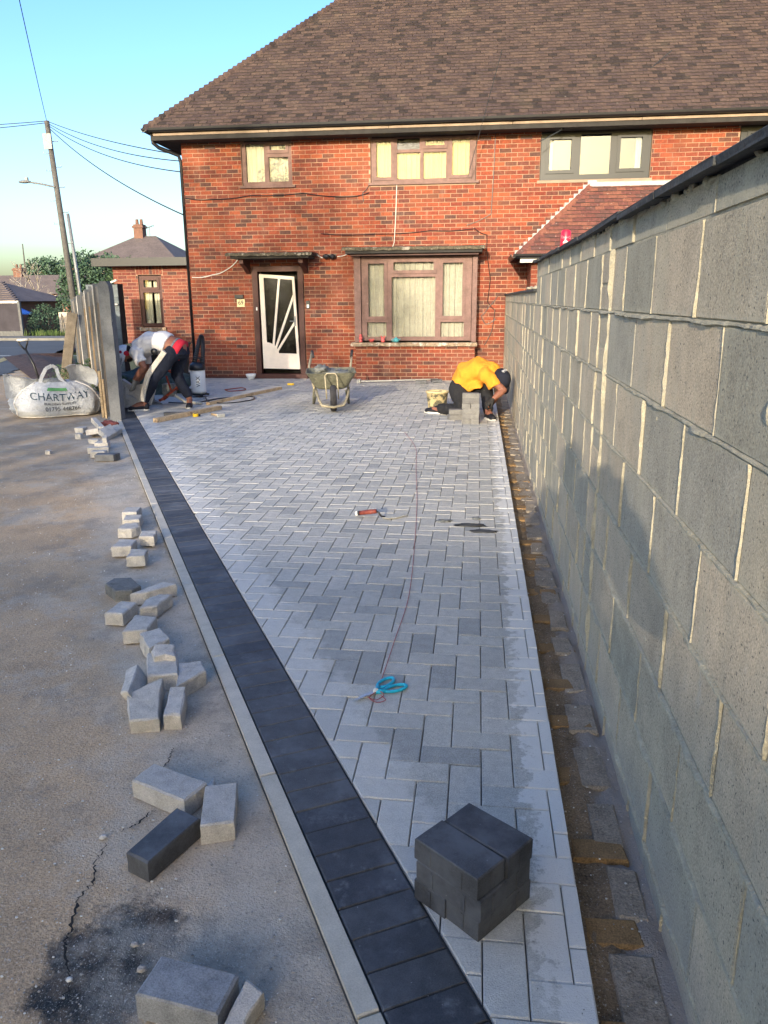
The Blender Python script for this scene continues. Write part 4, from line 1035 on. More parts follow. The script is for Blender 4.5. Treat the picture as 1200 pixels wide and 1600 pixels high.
# rubble in front of the bending man
rub = [(-4.98, 10.6, .0, .16, .10, .13), (-4.86, 10.3, .02, .18, .06, .24), (-5.1, 10.9, .12, .22, .10, .18), (-4.74, 10.45, .0, .12, .09, .08), (-5.05, 10.4, .0, .12, .12, .10), (-5.3, 11.2, .0, .3, .2, .2), (-4.8, 10.8, .0, .2, .16, .12)]
rl = ['chunky grey rubble lump nearest the fence post by the worker', 'upright broken slab under the bending worker\'s hand', 'rubble lump high on the heap beside the fence', 'small rubble lump by the worker\'s front shoe', 'squat rubble lump half behind the end post', 'large dusty rubble lump at the back of the heap', 'rounded rubble lump behind the cut slab']
for k, (x, y, z, a, b_, c_) in enumerate(rub):
    lump('rubble_lump', rl[k], 'rubble', (x, y, z), (a, b_, c_), [CEMENT, BLOCK, SOIL][k % 3], k*3.3, .6, 2, 12)
b = MB(); b.add([(-.20, -.02, .10), (.24, -.02, .12), (.27, -.02, .34), (.12, -.02, .40), (-.06, -.02, .34), (-.22, -.02, .40), (-.20, .03, .10), (.24, .03, .12), (.27, .03, .34), (.12, .03, .40), (-.06, .03, .34), (-.22, .03, .40)],
    [(5, 4, 3, 2, 1, 0), (6, 7, 8, 9, 10, 11)]+[(i, (i+1) % 6, 6+(i+1) % 6, 6+i) for i in range(6)])
o = b.build('broken_slab', BLOCK); o.location = (-4.76, 10.25, -.02); o.rotation_euler = (-.25, .15, 0); tag(o, 'jagged pale broken slab tilted in front of the bending worker\'s shin', 'slab')
b = MB(); b.bar((-5.0, 10.5, .38), (-4.62, 10.45, .14), .10, .03); tag(b.build('steel_offcut', DUSTST), 'grey flat offcut leaning over the rubble under the worker\'s glove', 'offcut')

# block splitter (red oxide frame) behind his legs
t = thing('block_cutter', 'rusty red handled block cutter standing between the bending worker\'s legs', 'block cutter', (-4.40, 10.75, 0), world=True)
b = MB()
fr_ = [(-4.55, 10.7, .06), (-4.20, 10.7, .30), (-4.26, 10.7, .44), (-4.40, 10.7, .50)]
b.tube(fr_, .018, 7); b.tube([(-4.55, 10.85, .06), (-4.24, 10.85, .28), (-4.28, 10.85, .42), (-4.42, 10.85, .48)], .018, 7); b.bar((-4.20, 10.7, .30), (-4.22, 10.85, .29), .03, .03); b.bar((-4.55, 10.7, .07), (-4.55, 10.85, .07), .03, .03); b.tube([(-4.36, 10.7, .19), (-4.42, 10.7, .42)], .015, 6)
b.build('frame', RUST, t)
b = MB(); b.box(-4.50, -4.34, 10.71, 10.84, .12, .30, M4=None); b.build('jaw', CEMENT, t)
b = MB(); b.tube([(-4.45, 10.78, .20), (-4.2, 10.78, .04), (-3.95, 10.78, .02)], .02, 7); b.build('foot_bar', DUSTST, t)

# wet and dry vacuum cylinder with ribbed hose
t = thing('drum_vacuum', 'tall white drum vacuum with black head on the paving near the house corner', 'vacuum cleaner', (-4.32, 11.7, 0))
b = MB(); b.lathe([(.0, .06), (.105, .06), (.112, .10), (.115, .40), (.11, .415), (0, .415)], n=28); dr = b.build('drum', WHITE, t, smooth=True)
dr.data.polygons.foreach_set('use_smooth', [len(p.vertices) == 4 and abs(p.normal.z) < .5 for p in dr.data.polygons])
b = MB(); b.lathe([(0, .416), (.122, .416), (.126, .45), (.115, .50), (.07, .535), (.0, .54)], n=24); hd_ = b.build('motor_head', BLACK, t, smooth=True)
b = MB(); b.tube([(-.07, 0, .52), (-.05, 0, .60), (.05, 0, .60), (.07, 0, .52)], .012, 8); b.build('carry_handle', BLACK, hd_, smooth=True)
b = MB()
for a in range(4):
    b.bar((.06*cos(a*pi/2+.6), .06*sin(a*pi/2+.6), .05), (.155*cos(a*pi/2+.6), .155*sin(a*pi/2+.6), .03), .04, .03)
b.lathe([(0, .03), (.12, .03), (.125, .06), (0, .06)], n=20); b.build('castor_base', BLACK, t)
def cw(c):
    a = -pi/2+.35+(c.y)/.1162; z = .245+c.x
    return (.1165*cos(a), .1165*sin(a), z)
text('lettering', 'VAX', .085, None, BLACK, dr, warp=lambda c: cw(V((c.x, -c.y, 0))))
b = MB(); hp = []
for i in range(90):
    q = i/89; p = V((-.05+.10*q+.10*sin(q*3.0), .02, .50+.52*sin(q*pi)*(.9)-.20*q*q)); hp.append(p)
b.tube(hp, [.030+.006*(i % 2) for i in range(90)], 9); b.build('ribbed_hose', BLACK, t)
# cable lying around
def lyingcable(pts, r, mat, label, name='power_cable', cat='cable'):
    q = []
    n = len(pts)
    for i in range(n-1):
        p0, p1, p2, p3 = V(pts[max(i-1, 0)]), V(pts[i]), V(pts[i+1]), V(pts[min(i+2, n-1)])
        for k in range(8):
            t = k/8; q.append(.5*((2*p1)+(p2-p0)*t+(2*p0-5*p1+4*p2-p3)*t*t+(3*p1-p0-3*p2+p3)*t**3))
    q.append(V(pts[-1])); b = MB(); b.tube(q, r, 6); return tag(b.build(name, mat, smooth=True), label, cat)
lyingcable([(-4.15, 11.5, .012), (-3.9, 11.0, .012), (-3.6, 10.9, .012), (-3.35, 11.3, .012), (-3.5, 11.7, .012), (-3.9, 11.4, .012), (-4.1, 10.9, .012), (-4.5, 10.9, .012)], .009, BLACK, 'black power cable looped on the paving beside the drum vacuum')
lyingcable([(-4.2, 12.6, .01), (-4.0, 12.9, .01), (-3.85, 12.6, .01), (-4.05, 12.4, .01), (-4.2, 12.6, .01)], .008, RUST, 'small loop of reddish cord on the paving right of the drum vacuum')

# ================================================================= FAR LEFT
b = thing('panel_fence', 'dark panelled fence with concrete posts across the road at the far left', 'fence', (-19.5, 31.3, 0), world=True); pf = b
for k in range(4):
    x1 = -19.1-k*1.95; q = MB(); q.box(x1-1.88, x1-.05, 31.3, 31.34, .28, 1.42); q.build('dark_panel', FDARK, pf)
    q = MB(); q.box(x1-1.88, x1-.05, 31.29, 31.35, -.05, .275); q.build('gravel_board', CONC, pf)
    q = MB(); q.box(x1-.05, x1+.05, 31.26, 31.38, -.1, 1.48); q.build('fence_post', CONC, pf)
def foliage(b, c, r, n, size, sd=0, shell=.55, zmin=None, lobes=None, flat=1.0):
    c = V(c); cnt = 0; L_ = lobes or [(V((0, 0, 0)), 1.0)]
    while cnt < n:
        lo, lr = random.choice(L_)
        q = V((random.gauss(0, 1), random.gauss(0, 1), random.gauss(0, 1))).normalized()
        rad = lr*(shell+(1-shell)*random.random()**.6)
        dn = 1+.22*fbm(q.x*2.2+sd, q.y*2.2, q.z*2.2)
        if fbm(q.x*4+sd*2, q.y*4, q.z*4) < -.28 and random.random() < .8: cnt += .3; continue
        p = c+V(((lo.x+q.x*rad*dn)*r[0], (lo.y+q.y*rad*dn)*r[1], (lo.z+q.z*rad*dn)*r[2]))
        if zmin is not None and p.z < zmin: cnt += .3; continue
        d1 = V((random.gauss(0, 1), random.gauss(0, 1), random.gauss(0, .7))).normalized(); d2 = d1.orthogonal().normalized(); d2 = (d2+d1.cross(d2)*random.uniform(-1, 1)).normalized()
        s_ = size*random.uniform(.5, 1.2)
        b.add([p-d1*s_, p+d2*s_*.45, p+d1*s_, p-d2*s_*.45], [(0, 1, 2, 3)], random.random()*.98+.01); cnt += 1
def tree(name, label, x, y, z0, h, r, n, size, mat, th=.35, lobes=None, sd=0, group=None, rz=None):
    t = thing(name, label, 'tree', (x, y, z0), group=group)
    b = MB(); tb = h*th
    b.tube([(0, 0, -.2), (.05, 0, tb*.5), (0, .05, tb), (.05, 0, h*.75)], [h*.035, h*.028, h*.022, h*.008], 8)
    for k in range(7):
        a = k*2.4+sd; p0 = V((0, 0, tb*(.75+.08*k))); p1 = p0+V((cos(a)*r*.6, sin(a)*r*.6, (h-tb)*.35)); b.tube([p0, p0.lerp(p1, .5)+V((0, 0, -.1*r)), p1], [h*.014, h*.010, h*.004], 5)
    b.build('trunk', BARK, t, smooth=True)
    b = MB(); foliage(b, (0, 0, (tb*.8+h)/2), (r, rz or r, (h-tb*.8)/2), n, size, sd, lobes=lobes); b.build('crown', mat, t)
    return t
LB = [(V((0, 0, 0)), .8), (V((.5, .1, -.2)), .55), (V((-.5, 0, -.15)), .6), (V((.1, .4, .3)), .5), (V((-.25, -.3, .35)), .5), (V((.4, -.3, .2)), .45)]
tree('broad_tree', 'large rounded tree rising behind the distant bungalow roofs', -42.5, 78, -1.2, 7.6, 4.2, 9000, .20, LEAFD, .2, LB, 1)
tree('broad_tree', 'lower rounded tree at the far left edge behind the chimneys', -50.5, 80, -1.2, 5.0, 4.6, 5000, .20, LEAFD, .2, LB, 4)
tree('bushy_tree', 'dense bluish green tree right behind the telegraph pole', -18.6, 37.5, -.6, 4.75, 2.0, 12000, .10, LEAFD, .12, LB, 2)
tree('bushy_tree', 'dense tree behind the shed, its top showing over the boarded fence', -15.6, 36.5, -.6, 4.3, 2.3, 9000, .10, LEAF, .12, LB, 3)
tree('conifer_bush', 'dark green rounded conifer in the garden across the road', -20.6, 36, -.5, 1.9, .9, 3000, .06, LEAFD, .05, None, 7)
# sunlit yellowish shrub above the fence
t = thing('golden_shrub', 'yellow green sunlit shrub peeping over the boarded fence top', 'shrub', (-9.75, 19.3, 0))
b = MB(); b.tube([(0, 0, -.1), (0, 0, 1.2)], [.05, .02], 6); b.build('stem', BARK, t)
b = MB(); foliage(b, (0, 0, 1.25), (.46, .45, .50), 3200, .04, 9, .3); b.build('foliage', LEAFY, t)
# bare tree
t = thing('bare_tree', 'leafless pale branched tree between the distant roofs and the green tree', 'tree', (-27.2, 46, -1.1))
b = MB()
def branch(p, d, l, r, k):
    q = p+d*l; b.tube([p, p.lerp(q, .5)+V((random.uniform(-.1, .1)*l, 0, random.uniform(-.05, .05)*l)), q], [r, r*.8, r*.55], 5)
    if k: 
        for i in range(3 if k > 1 else 4):
            branch(q, (d+V((random.uniform(-.9, .9), random.uniform(-.7, .7), random.uniform(-.45, .5)))).normalized(), l*random.uniform(.55, .85), r*.55, k-1)
branch(V((0, 0, 0)), V((.1, 0, 1)), 1.7, .10, 4)
b.build('branches', M('pale_bark', [(.36, .32, .27)], bump=0), t, smooth=True)
# grass verge and hedge across the road
b = MB()
for k in range(15000):
    x = random.uniform(-26, -13.0); y = random.uniform(31.25, 35); 
    if x < -19.05: continue
    z = gz(x, y)+.15; h = random.uniform(.15, .5)*(1.3 if x > -16.6 else .9); a = random.random()*6.3; w = .035
    b.add([(x-cos(a)*w, y-sin(a)*w, z-.1), (x+cos(a)*w, y+sin(a)*w, z-.1), (x+random.uniform(-.1, .1), y+random.uniform(-.1, .1), z+h)], [(0, 1, 2)], random.random()*.98+.01)
b.build('verge_grass', GRASS, kind='stuff')
b = MB(); b.grid(lambda u, v_: V((-19.05+6*u, 31.22+5*v_, .12+gz(0, 31.2+5*v_)*.6+.1)), 10, 10); b.build('grass_bank', M('lawn', [(.06, .11, .03)], bump=0), kind='structure')
# picket fence
t = thing('picket_fence', 'rustic upright paling fence on the grass bank across the road', 'fence', (-16.5, 32.6, 0), world=True)
for k in range(34):
    x = -18.0+k*.115; q = MB(); h = .95+random.uniform(-.1, .1); q.bar((x, 32.6+random.uniform(-.02, .02), -.1), (x+random.uniform(-.06, .06), 32.6, h), .05, .02); q.build('paling', WOODG, t)
q = MB(); q.bar((-18.1, 32.63, .55), (-14.0, 32.63, .55), .03, .05); q.build('rail', WOODG, t)

# bungalow across the road
t = thing('bungalow', 'low brown tiled bungalow with white framed patio door across the road', 'bungalow', (-24.5, 38, -1.1), world=True); bg_ = t
b = MB(); b.box(-32, -24.75, 37, 37.2, -1.2, 1.55); b.box(-23.0, -22.5, 37, 37.2, -1.2, 1.55); b.box(-24.75, -23.0, 37.2, 37.25, -1.2, 1.55); b.box(-22.7, -22.5, 37.2, 41, -1.2, 1.55); b.build('wall', FARB, t)
b = MB(); v = [(-32.5, 36.4, 1.5), (-22.2, 36.4, 1.5), (-32.5, 39.2, 2.45), (-24.6, 39.2, 2.45), (-22.2, 42, 1.5), (-32.5, 42, 1.5)]; b.add(v, [(0, 1, 3, 2), (1, 4, 3), (2, 3, 4, 5)]); rf = b.build('roof', FARR, t)
P = []
for k in range(10):
    s = k*.3+.15; y = 36.4+s*.947; z = 1.5+s*.321; x1 = -22.25-s*.81; RB = Matrix(((1, 0, 0), (0, .947, -.321), (0, .321, .947)))
    P.append((rect(round(x1+32.4, 2), .34), .05, 0, face(RB, ((x1-32.4)/2, y, z+.05)) @ Matrix.Rotation(-.1, 4, 'X')))
lay('tile_course', P, FARR, rf)
b = MB(); b.box(-32.5, -22.2, 36.34, 36.40, 1.36, 1.52); b.build('gutter_board', FARW, t)
b = MB(); mortar(b, -24.7, -23.05, -1.1, 1.42, [(-24.55, -24.0, -1.0, 1.3), (-23.9, -23.2, -1.0, 1.3)], 37.05, 37.12); pd = b.build('patio_door', FARW, t)
b = MB(); b.box(-24.56, -23.19, 37.08, 37.09, -1.0, 1.3); b.build('pane', GLASS, pd)
b = MB(); b.box(-24.6, -23.1, 37.14, 37.16, -1.0, 1.35); b.build('dark_room', DARK, pd)
t = thing('garden_parasol', 'open blue garden parasol in front of the patio door across the road', 'parasol', (-22.0, 35.4, -.7))
b = MB(); b.lathe([(.02, 2.02), (.45, 1.88), (.92, 1.66), (.93, 1.60)], n=8); b.build('canopy', BLUE, t)
b = MB(); b.tube([(0, 0, 0), (0, 0, 2.05)], .025, 8); b.build('pole', WHITE, t)
t = thing('garden_table', 'white slatted garden table under the blue parasol', 'table', (-22.3, 35.2, -.7))
b = MB(); b.box(-.6, .6, -.4, .4, .70, .74); b.build('table_top', WHITE, t)
for sx in (-.5, .5):
    for sy in (-.3, .3): b = MB(); b.box(sx-.02, sx+.02, sy-.02, sy+.02, 0, .70); b.build('leg', WHITE, t)
# more distant houses
def farhouse(name, label, x0, x1, y, base, eave, ridge, dep, wmat=FARB, chim=(), gable=False, wins=()):
    t = thing(name, label, 'house', ((x0+x1)/2, y, base), world=True)
    b = MB(); b.box(x0, x1, y, y+dep, base-.2, eave); w = b.build('wall', wmat, t)
    b = MB(); e = .35; m_ = y+dep/2; k = 0 if gable else dep/2*.9
    v = [(x0-e, y-e, eave-.05), (x1+e, y-e, eave-.05), (x1+e, y+dep+e, eave-.05), (x0-e, y+dep+e, eave-.05), (x0-e+k, m_, ridge), (x1+e-k, m_, ridge)]
    b.add(v, [(0, 1, 5, 4), (1, 2, 5), (2, 3, 4, 5), (3, 0, 4), (3, 2, 1, 0)]); r = b.build('roof', FARR, t)
    for (cx, cz, w_) in chim:
        b = MB(); b.box(cx-w_/2, cx+w_/2, m_-w_/2, m_+w_/2, ridge-.8, cz); b.box(cx-w_/2-.06, cx+w_/2+.06, m_-w_/2-.06, m_+w_/2+.06, cz-.2, cz-.08); c = b.build('chimney', FARB, r)
        for d in (-.22, .22):
            b = MB(); b.lathe([(.11, 0), (.09, .3), (.07, .3), (.07, 0)], (cx+d*w_*1.1, m_, cz), 8); b.build('chimney_pot', FARB, c)
    for (a, c_, z0, z1) in wins:
        b = MB(); mortar(b, a, c_, z0, z1, [(a+.08, (a+c_)/2-.04, z0+.08, z1-.08), ((a+c_)/2+.04, c_-.08, z0+.08, z1-.08)], y-.06, y-.01); q = b.build('window', FARW, w)
    return t
farhouse('terraced_house', 'long brown roofed terrace with white trim beyond the bungalow', -41, -31.2, 58, -1.2, 2.1, 3.55, 6, chim=((-36.8, 4.1, .7),), gable=True, wins=((-35.2, -33.6, .9, 1.95), (-33.1, -31.6, .9, 1.95)))
farhouse('brick_cottage', 'orange brick gabled cottage with white bargeboards beside the bare tree', -31.3, -28.0, 56, -1.2, 1.5, 2.5, 5, gable=True, chim=((-31.0, 4.0, .8),), wins=((-30.6, -29.2, .2, 1.3),))
farhouse('hipped_house', 'distant house with a pyramid hipped roof and brick chimney above the outhouse', -22.4, -17.2, 44, -1.0, 3.75, 5.2, 5.2, wmat=M('pale_render', [(.42, .36, .33)], bump=0), chim=((-20.15, 5.85, .55),))
farhouse('chimney_house', 'far house of which only the brick chimney stack shows above the outhouse roof', -21.0, -14.6, 62, -1.0, 3.0, 4.6, 6, chim=((-17.95, 6.9-.7, .9),))
t = bpy.data.objects['hipped_house']
b = MB(); b.tube([(-19.55, 46.6, 5.0), (-19.55, 46.6, 5.75)], .02, 5); b.tube([(-19.75, 46.6, 5.65), (-19.25, 46.6, 5.8)], .02, 5)
for k in range(4): b.tube([(-19.7+k*.12, 46.4, 5.66+k*.035), (-19.7+k*.12, 46.8, 5.66+k*.035)], .012, 4)
b.build('aerial', METAL, t)
b = MB(); b.tube([(-41.7, 70, -1), (-41.6, 70, 6.6)], [.12, .05], 6); tag(b.build('distant_mast', POLE), 'faint thin mast standing behind the roofs at the far left', 'mast')
b = MB(); b.box(-19.0, -18.55, 34.2, 34.25, -.5, 1.0); tag(b.build('cream_shed_door', M('cream_wall', [(.60, .50, .38)], bump=0)), 'small cream panel standing sunlit behind the paling fence', 'panel')

# telegraph pole
PXX, PYY = -13.35, 25.2
tp = thing('telegraph_pole', 'tall leaning grey timber telegraph pole with step irons by the far road', 'telegraph pole', (PXX, PYY, 0))
TT = V((-.30, 0, 6.95))
b = MB(); b.tube([V((0, 0, -.1)), TT*.5, TT], [.115, .095, .078], 12); b.build('pole', POLE, tp, smooth=True)
for k, z in enumerate((2.6, 3.3, 3.9, 4.25, 4.6, 5.0, 5.5, 5.6, 6.0, 6.35)):
    sx = 1 if k % 2 else -1; p = TT*(z/6.95)
    b = MB(); b.tube([p+V((sx*.09, 0, 0)), p+V((sx*.27, 0, 0)), p+V((sx*.27, 0, .05))], .012, 5); b.build('step_iron', METAL, tp)
b = MB(); b.box(-.13, .13, -.14, -.10, -.35, .1, M4=Matrix.Translation(TT*.93)); b.build('cap_plate', METAL, tp)
b = MB(); b.tube([TT*.72+V((0, -.1, 0)), TT*.72+V((-.45, -.12, .10)), TT*.72+V((-.9, -.15, .17))], .03, 7); lm = b.build('lamp_arm', METAL, tp)
b = MB(); b.ball(TT*.72+V((-.98, -.15, .17)), (.22, .09, .05), n=12); b.box(-.04, .04, -.04, .04, 0, .1, M4=Matrix.Translation(TT*.72+V((-.9, -.15, .20)))); b.build('lamp_head', METAL, lm)
b = MB(); b.tube([V((.22, .1, 0)), V((.10, .1, 2.4))], .05, 8); b.build('cable_guard', METAL, tp)
lpst = thing('metal_lamp_post', 'slim pale metal post standing just behind the telegraph pole', 'post', (-13.75, 26.5, 0))
b = MB(); b.tube([(0, 0, -.1), (-.1, 0, 2.0), (-.22, 0, 4.35)], [.075, .065, .05], 10); b.build('shaft', METAL, lpst, smooth=True)
top = V((PXX, PYY, 0))+TT
def wire(a, c_, sag, r, label):
    a, c_ = V(a), V(c_); q = [a.lerp(c_, i/30)+V((0, 0, -sag*4*(i/30)*(1-i/30))) for i in range(31)]
    b = MB(); b.tube(q, r, 5); tag(b.build('overhead_wire', M('wire_black', [(.03, .035, .04)], bump=0)), label, 'wire')
wire(top, (-5.46, 14.9, 4.04), .10, .011, 'upper wire from the telegraph pole to the house eaves')
wire(top+V((0, 0, -.05)), (-5.46, 15.2, 3.98), .22, .011, 'sagging middle wire from the telegraph pole to the house')
wire(top+V((0, 0, -.1)), (-5.46, 14.8, 3.74), .24, .011, 'second sagging wire from the pole meeting the house below the gutter')
wire(top+V((0, 0, -.15)), (-5.46, 14.74, 2.98), .22, .013, 'lowest wire from the telegraph pole slanting down to the house corner')
wire(top, (-21.5, 25.5, 6.95), .06, .012, 'nearly level wire leaving the telegraph pole to the left')
wire(top+V((0, 0, -.05)), (-21.5, 23, 6.4), .16, .012, 'lower sagging wire leaving the telegraph pole to the left')
wire(top, (-6.10, 10.5, 7.05), .12, .009, 'steep wire rising from the pole top out of the picture')
wire((.27, 13.7, 5.22), (-.24, 14.5, 3.5), .0, .005, 'thin dangling wire in front of the roof and yellow lit window')
wire((3.2, 15.35, 5.55), (.95, 14.25, 3.98), .10, .008, 'slanting wire crossing the roof down to the grey framed window')

# ================================================================= BEHIND THE CAMERA (unseen street sized to shade the drive)
def backhouse(label, x0, x1, y, eave, ridge, dep):
    t = thing('street_house', label, 'house', ((x0+x1)/2, y, 0), world=True)
    b = MB(); b.box(x0, x1, y-dep, y, -.2, eave); w = b.build('wall', FARB, t)
    b = MB(); v = [(x0-.4, y+.4, eave-.05), (x1+.4, y+.4, eave-.05), (x1+.4, y-dep-.4, eave-.05), (x0-.4, y-dep-.4, eave-.05), (x0+dep*.4, y-dep/2, ridge), (x1-dep*.4, y-dep/2, ridge)]
    b.add(v, [(0, 1, 5, 4), (1, 2, 5), (2, 3, 4, 5), (3, 0, 4), (0, 3, 2, 1)]); b.build('roof', FARR, t)
    for k in range(int((x1-x0)/2.5)):
        for z in (1.0, 3.4):
            if z+1 < eave: b = MB(); b.box(x0+.8+k*2.5, x0+2.0+k*2.5, y+.002, y+.05, z, z+1.1); b.build('window', FARW, w)
backhouse('taller two storey brick house across the street behind the photographer', -25, -14.2, -24, 5.4, 9.6, 8)
backhouse('wide two storey brick house directly behind the photographer', -13.4, 5.5, -24, 4.5, 7.25, 8)
tree('shading_tree', 'unseen tall leafy tree added behind the photographer to dim the house front', -8.6, -14, 0, 11.5, 3.3, 3600, .15, LEAF, .3, LB, 12)  # added out of view so its crown dims the house front
# ================================================================= PEOPLE
def fold(o, amp, fr):
    me = o.data; ns = [v.normal.copy() for v in me.vertices]
    for v, n in zip(me.vertices, ns):
        q = noise.fractal(V((v.co.x*fr, v.co.y*fr, v.co.z*fr*.6)), 1.0, 2.0, 4); v.co += n*amp*q
def hand(b, wr, d, palm_n, side, sc=1.0, curl=.5):
    d = V(d).normalized(); palm_n = V(palm_n); palm_n = (palm_n-d*palm_n.dot(d)).normalized(); s = d.cross(palm_n)*side
    wr = V(wr); q = wr+d*.085*sc
    b.etube([(wr, s*.026*sc, palm_n*.020*sc), (wr+d*.03*sc, s*.036*sc, palm_n*.017*sc), (q, s*.042*sc, palm_n*.014*sc)], 10)
    for i, (o_, l) in enumerate(((-.031, .055), (-.010, .068), (.011, .073), (.031, .066))):
        p0 = q-d*.012+s*o_*sc; p1 = p0+d*l*.45*sc; d2 = (d*(1-curl*.6)+palm_n*curl).normalized(); p2 = p1+d2*l*.4*sc; d3 = (d*(1-curl*1.3)+palm_n*curl*1.3).normalized(); p3 = p2+d3*l*.35*sc
        b.tube([p0, p1, p2, p3], [.0105*sc, .0100*sc, .009*sc, .007*sc], 7)
    p0 = wr+d*.025*sc+s*.03*sc; b.tube([p0, p0+s*.028*sc+d*.025*sc, p0+s*.038*sc+d*.055*sc+palm_n*.02], [.014*sc, .012*sc, .009*sc], 7)
def limb(b, pts, rs):
    P_ = []; Rr = []
    for i in range(len(pts)-1):
        a, c_ = V(pts[i]), V(pts[i+1])
        for k in range(5):
            t = k/5; P_.append(a.lerp(c_, t)); Rr.append(rs[i]*(1-t)+rs[i+1]*t+ .010*sin(pi*t)*(1 if i == 0 else .8))
    P_.append(V(pts[-1])); Rr.append(rs[-1]); b.tube(P_, Rr, 12)
    for p, r in zip(pts, rs): b.ball(p, r, n=12, m_=8)
def torso(b, J, inf=0, rng=(0, 99)):
    sv = V(J['side']).normalized(); sp_ = [V(p) for p in J['spine']]; rad = J.get('rad', [(.165, .125), (.155, .12), (.17, .125), (.15, .09), (.065, .065)])
    secs = []
    for i, p in enumerate(sp_):
        if not rng[0] <= i <= rng[1]: continue
        d = (sp_[min(i+1, len(sp_)-1)]-sp_[max(i-1, 0)]).normalized(); s = (sv-d*sv.dot(d)).normalized(); f_ = d.cross(s)
        secs.append((p, s*(rad[i][0]+inf), f_*(rad[i][1]+inf)))
    # refine
    out = []
    for i in range(len(secs)-1):
        for k in range(4):
            t = k/4; out.append(tuple(secs[i][q].lerp(secs[i+1][q], t) for q in range(3)))
    out.append(secs[-1]); b.etube(out, 18)
    return secs
def person(J, label, group=None, skin=SKIN, gl=None, voxel=.0085):
    t = thing('person', label, 'person', J['root'], world=True)
    if group: t['group'] = group
    b = MB(); torso(b, J); b.ball(J['spine'][0], .13); 
    hc = V(J['head']); hu = V(J['hup']).normalized(); hf = V(J['hfwd']); hf = (hf-hu*hf.dot(hu)).normalized(); hsd = hf.cross(hu)
    HR = Matrix((hsd, hf, hu)).transposed()
    b.tube([J['spine'][-1], hc-hu*.05-hf*.02], [.062, .058], 10)
    b.ball(hc, (.074, .094, .108), HR, 16, 12); b.ball(hc-hu*.055+hf*.03, (.055, .058, .055), HR)
    b.ball(hc+hf*.098-hu*.018, (.013, .018, .022), HR, 8, 6)
    for s in (-1, 1): b.ball(hc+hsd*s*.076-hu*.01, (.010, .020, .030), HR, 8, 6)
    b.ball(hc+hf*.082-hu*.058, (.024, .012, .009), HR, 8, 5)
    for a in J['arms']:
        limb(b, a['p'], (.052, .041, .028)); b.ball(a['p'][0], .062)
        hand(b, a['p'][2], a['hd'], a['pn'], a.get('sd', 1), 1.0, a.get('curl', .5))
    for l in J['legs']:
        limb(b, l['p'], (.085, .056, .04)); an = V(l['p'][2]); toe = V(l['toe']); b.tube([an+V((0, 0, -.02)), an.lerp(toe, .5), toe], [.045, .04, .028], 8)
    body = baked(b, 'body', skin, t, voxel, 2)
    for s in (-1, 1):
        e = MB(); e.ball(hc+hf*.086+hsd*s*.03+hu*.012, .010, n=8, m_=6); e.build('eye', SHOE, body, smooth=True)
    return t, hc, hu, hf, hsd, HR
def cap(t, hc, hu, hf, hsd, HR, mat, mat2=None, brim=.075, sc=1.0):
    hu, hf, hsd = hu*sc, hf*sc, hsd*sc
    b = MB(); out = []
    for i in range(9):
        a = (pi/2)*i/8; ring = []
        for k in range(20):
            th = 2*pi*k/20; ring.append(hc+hu*(.018+.108*sin(a))+hsd*.086*max(cos(a), .03)*cos(th)+hf*.106*max(cos(a), .03)*sin(th)-hu*.02*(1-sin(a)))
        out.append(ring)
    b.rings(out, True, True); c = b.build('cap', mat, t, smooth=True)
    b = MB()
    pts = [(hc+hu*.018+hsd*.078*cos(a)+hf*(.080*sin(a)+.02+brim*sin(a)**1.2)) for a in [pi*i/12 for i in range(13)]]; inn = [(hc+hu*.028+hsd*.080*cos(a)+hf*.092*sin(a)) for a in [pi*i/12 for i in range(13)]]
    n = 13; vs = pts+inn+[p+hu*.005 for p in pts]+[p+hu*.005 for p in inn]
    b.add(vs, [(i, i+1, n+i+1, n+i) for i in range(12)]+[(2*n+i, 3*n+i, 3*n+i+1, 2*n+i+1) for i in range(12)]+[(i, 2*n+i, 2*n+i+1, i+1) for i in range(12)])
    b.build('brim', mat2 or mat, c); return c

# --- worker bending at the left
J = dict(root=(-4.35, 10.2, 0), side=(0, -1, 0), spine=[(-4.06, 10.29, .83), (-4.22, 10.28, .905), (-4.43, 10.27, .90), (-4.60, 10.26, .82), (-4.69, 10.25, .77)],
         rad=[(.165, .125), (.165, .135), (.185, .14), (.17, .11), (.065, .065)],
         head=(-4.76, 10.18, .77), hup=(-.75, -.38, .22), hfwd=(-.30, -.25, -.9),
         arms=[dict(p=[(-4.57, 10.08, .79), (-4.44, 10.02, .60), (-4.60, 10.05, .43)], hd=(-.25, 0, -1), pn=(-1, .1, 0)), dict(p=[(-4.60, 10.44, .78), (-4.60, 10.46, .55), (-4.70, 10.38, .38)], hd=(-.2, -.1, -1), pn=(-1, 0, 0), sd=-1)],
         legs=[dict(p=[(-4.10, 10.19, .78), (-4.36, 10.12, .45), (-4.53, 10.14, .11)], toe=(-4.70, 10.06, .035)), dict(p=[(-4.05, 10.40, .78), (-4.18, 10.50, .45), (-4.03, 10.52, .12)], toe=(-3.99, 10.38, .035))])
t, hc, hu, hf, hsd, HR = person(J, 'man in white t-shirt and navy side striped trousers bending over rubble by the fence post', skin=SKIND)
b = MB(); J2 = dict(J); J2['spine'] = [(-4.175, 10.28, .885)]+J['spine'][1:]; torso(b, J2, .020, (0, 3)); b.ball((-4.64, 10.25, .80), (.09, .10, .09))
for a in J['arms']:
    p0, p1 = V(a['p'][0]), V(a['p'][1]); b.tube([p0+V((.03, 0, .03)), p0.lerp(p1, .3), p0.lerp(p1, .72)], [.085, .078, .080], 12); b.ball(p0, .085)
sh_ = baked(b, 't_shirt', TEEW, t, .012, 3); fold(sh_, .012, 9)
b = MB()
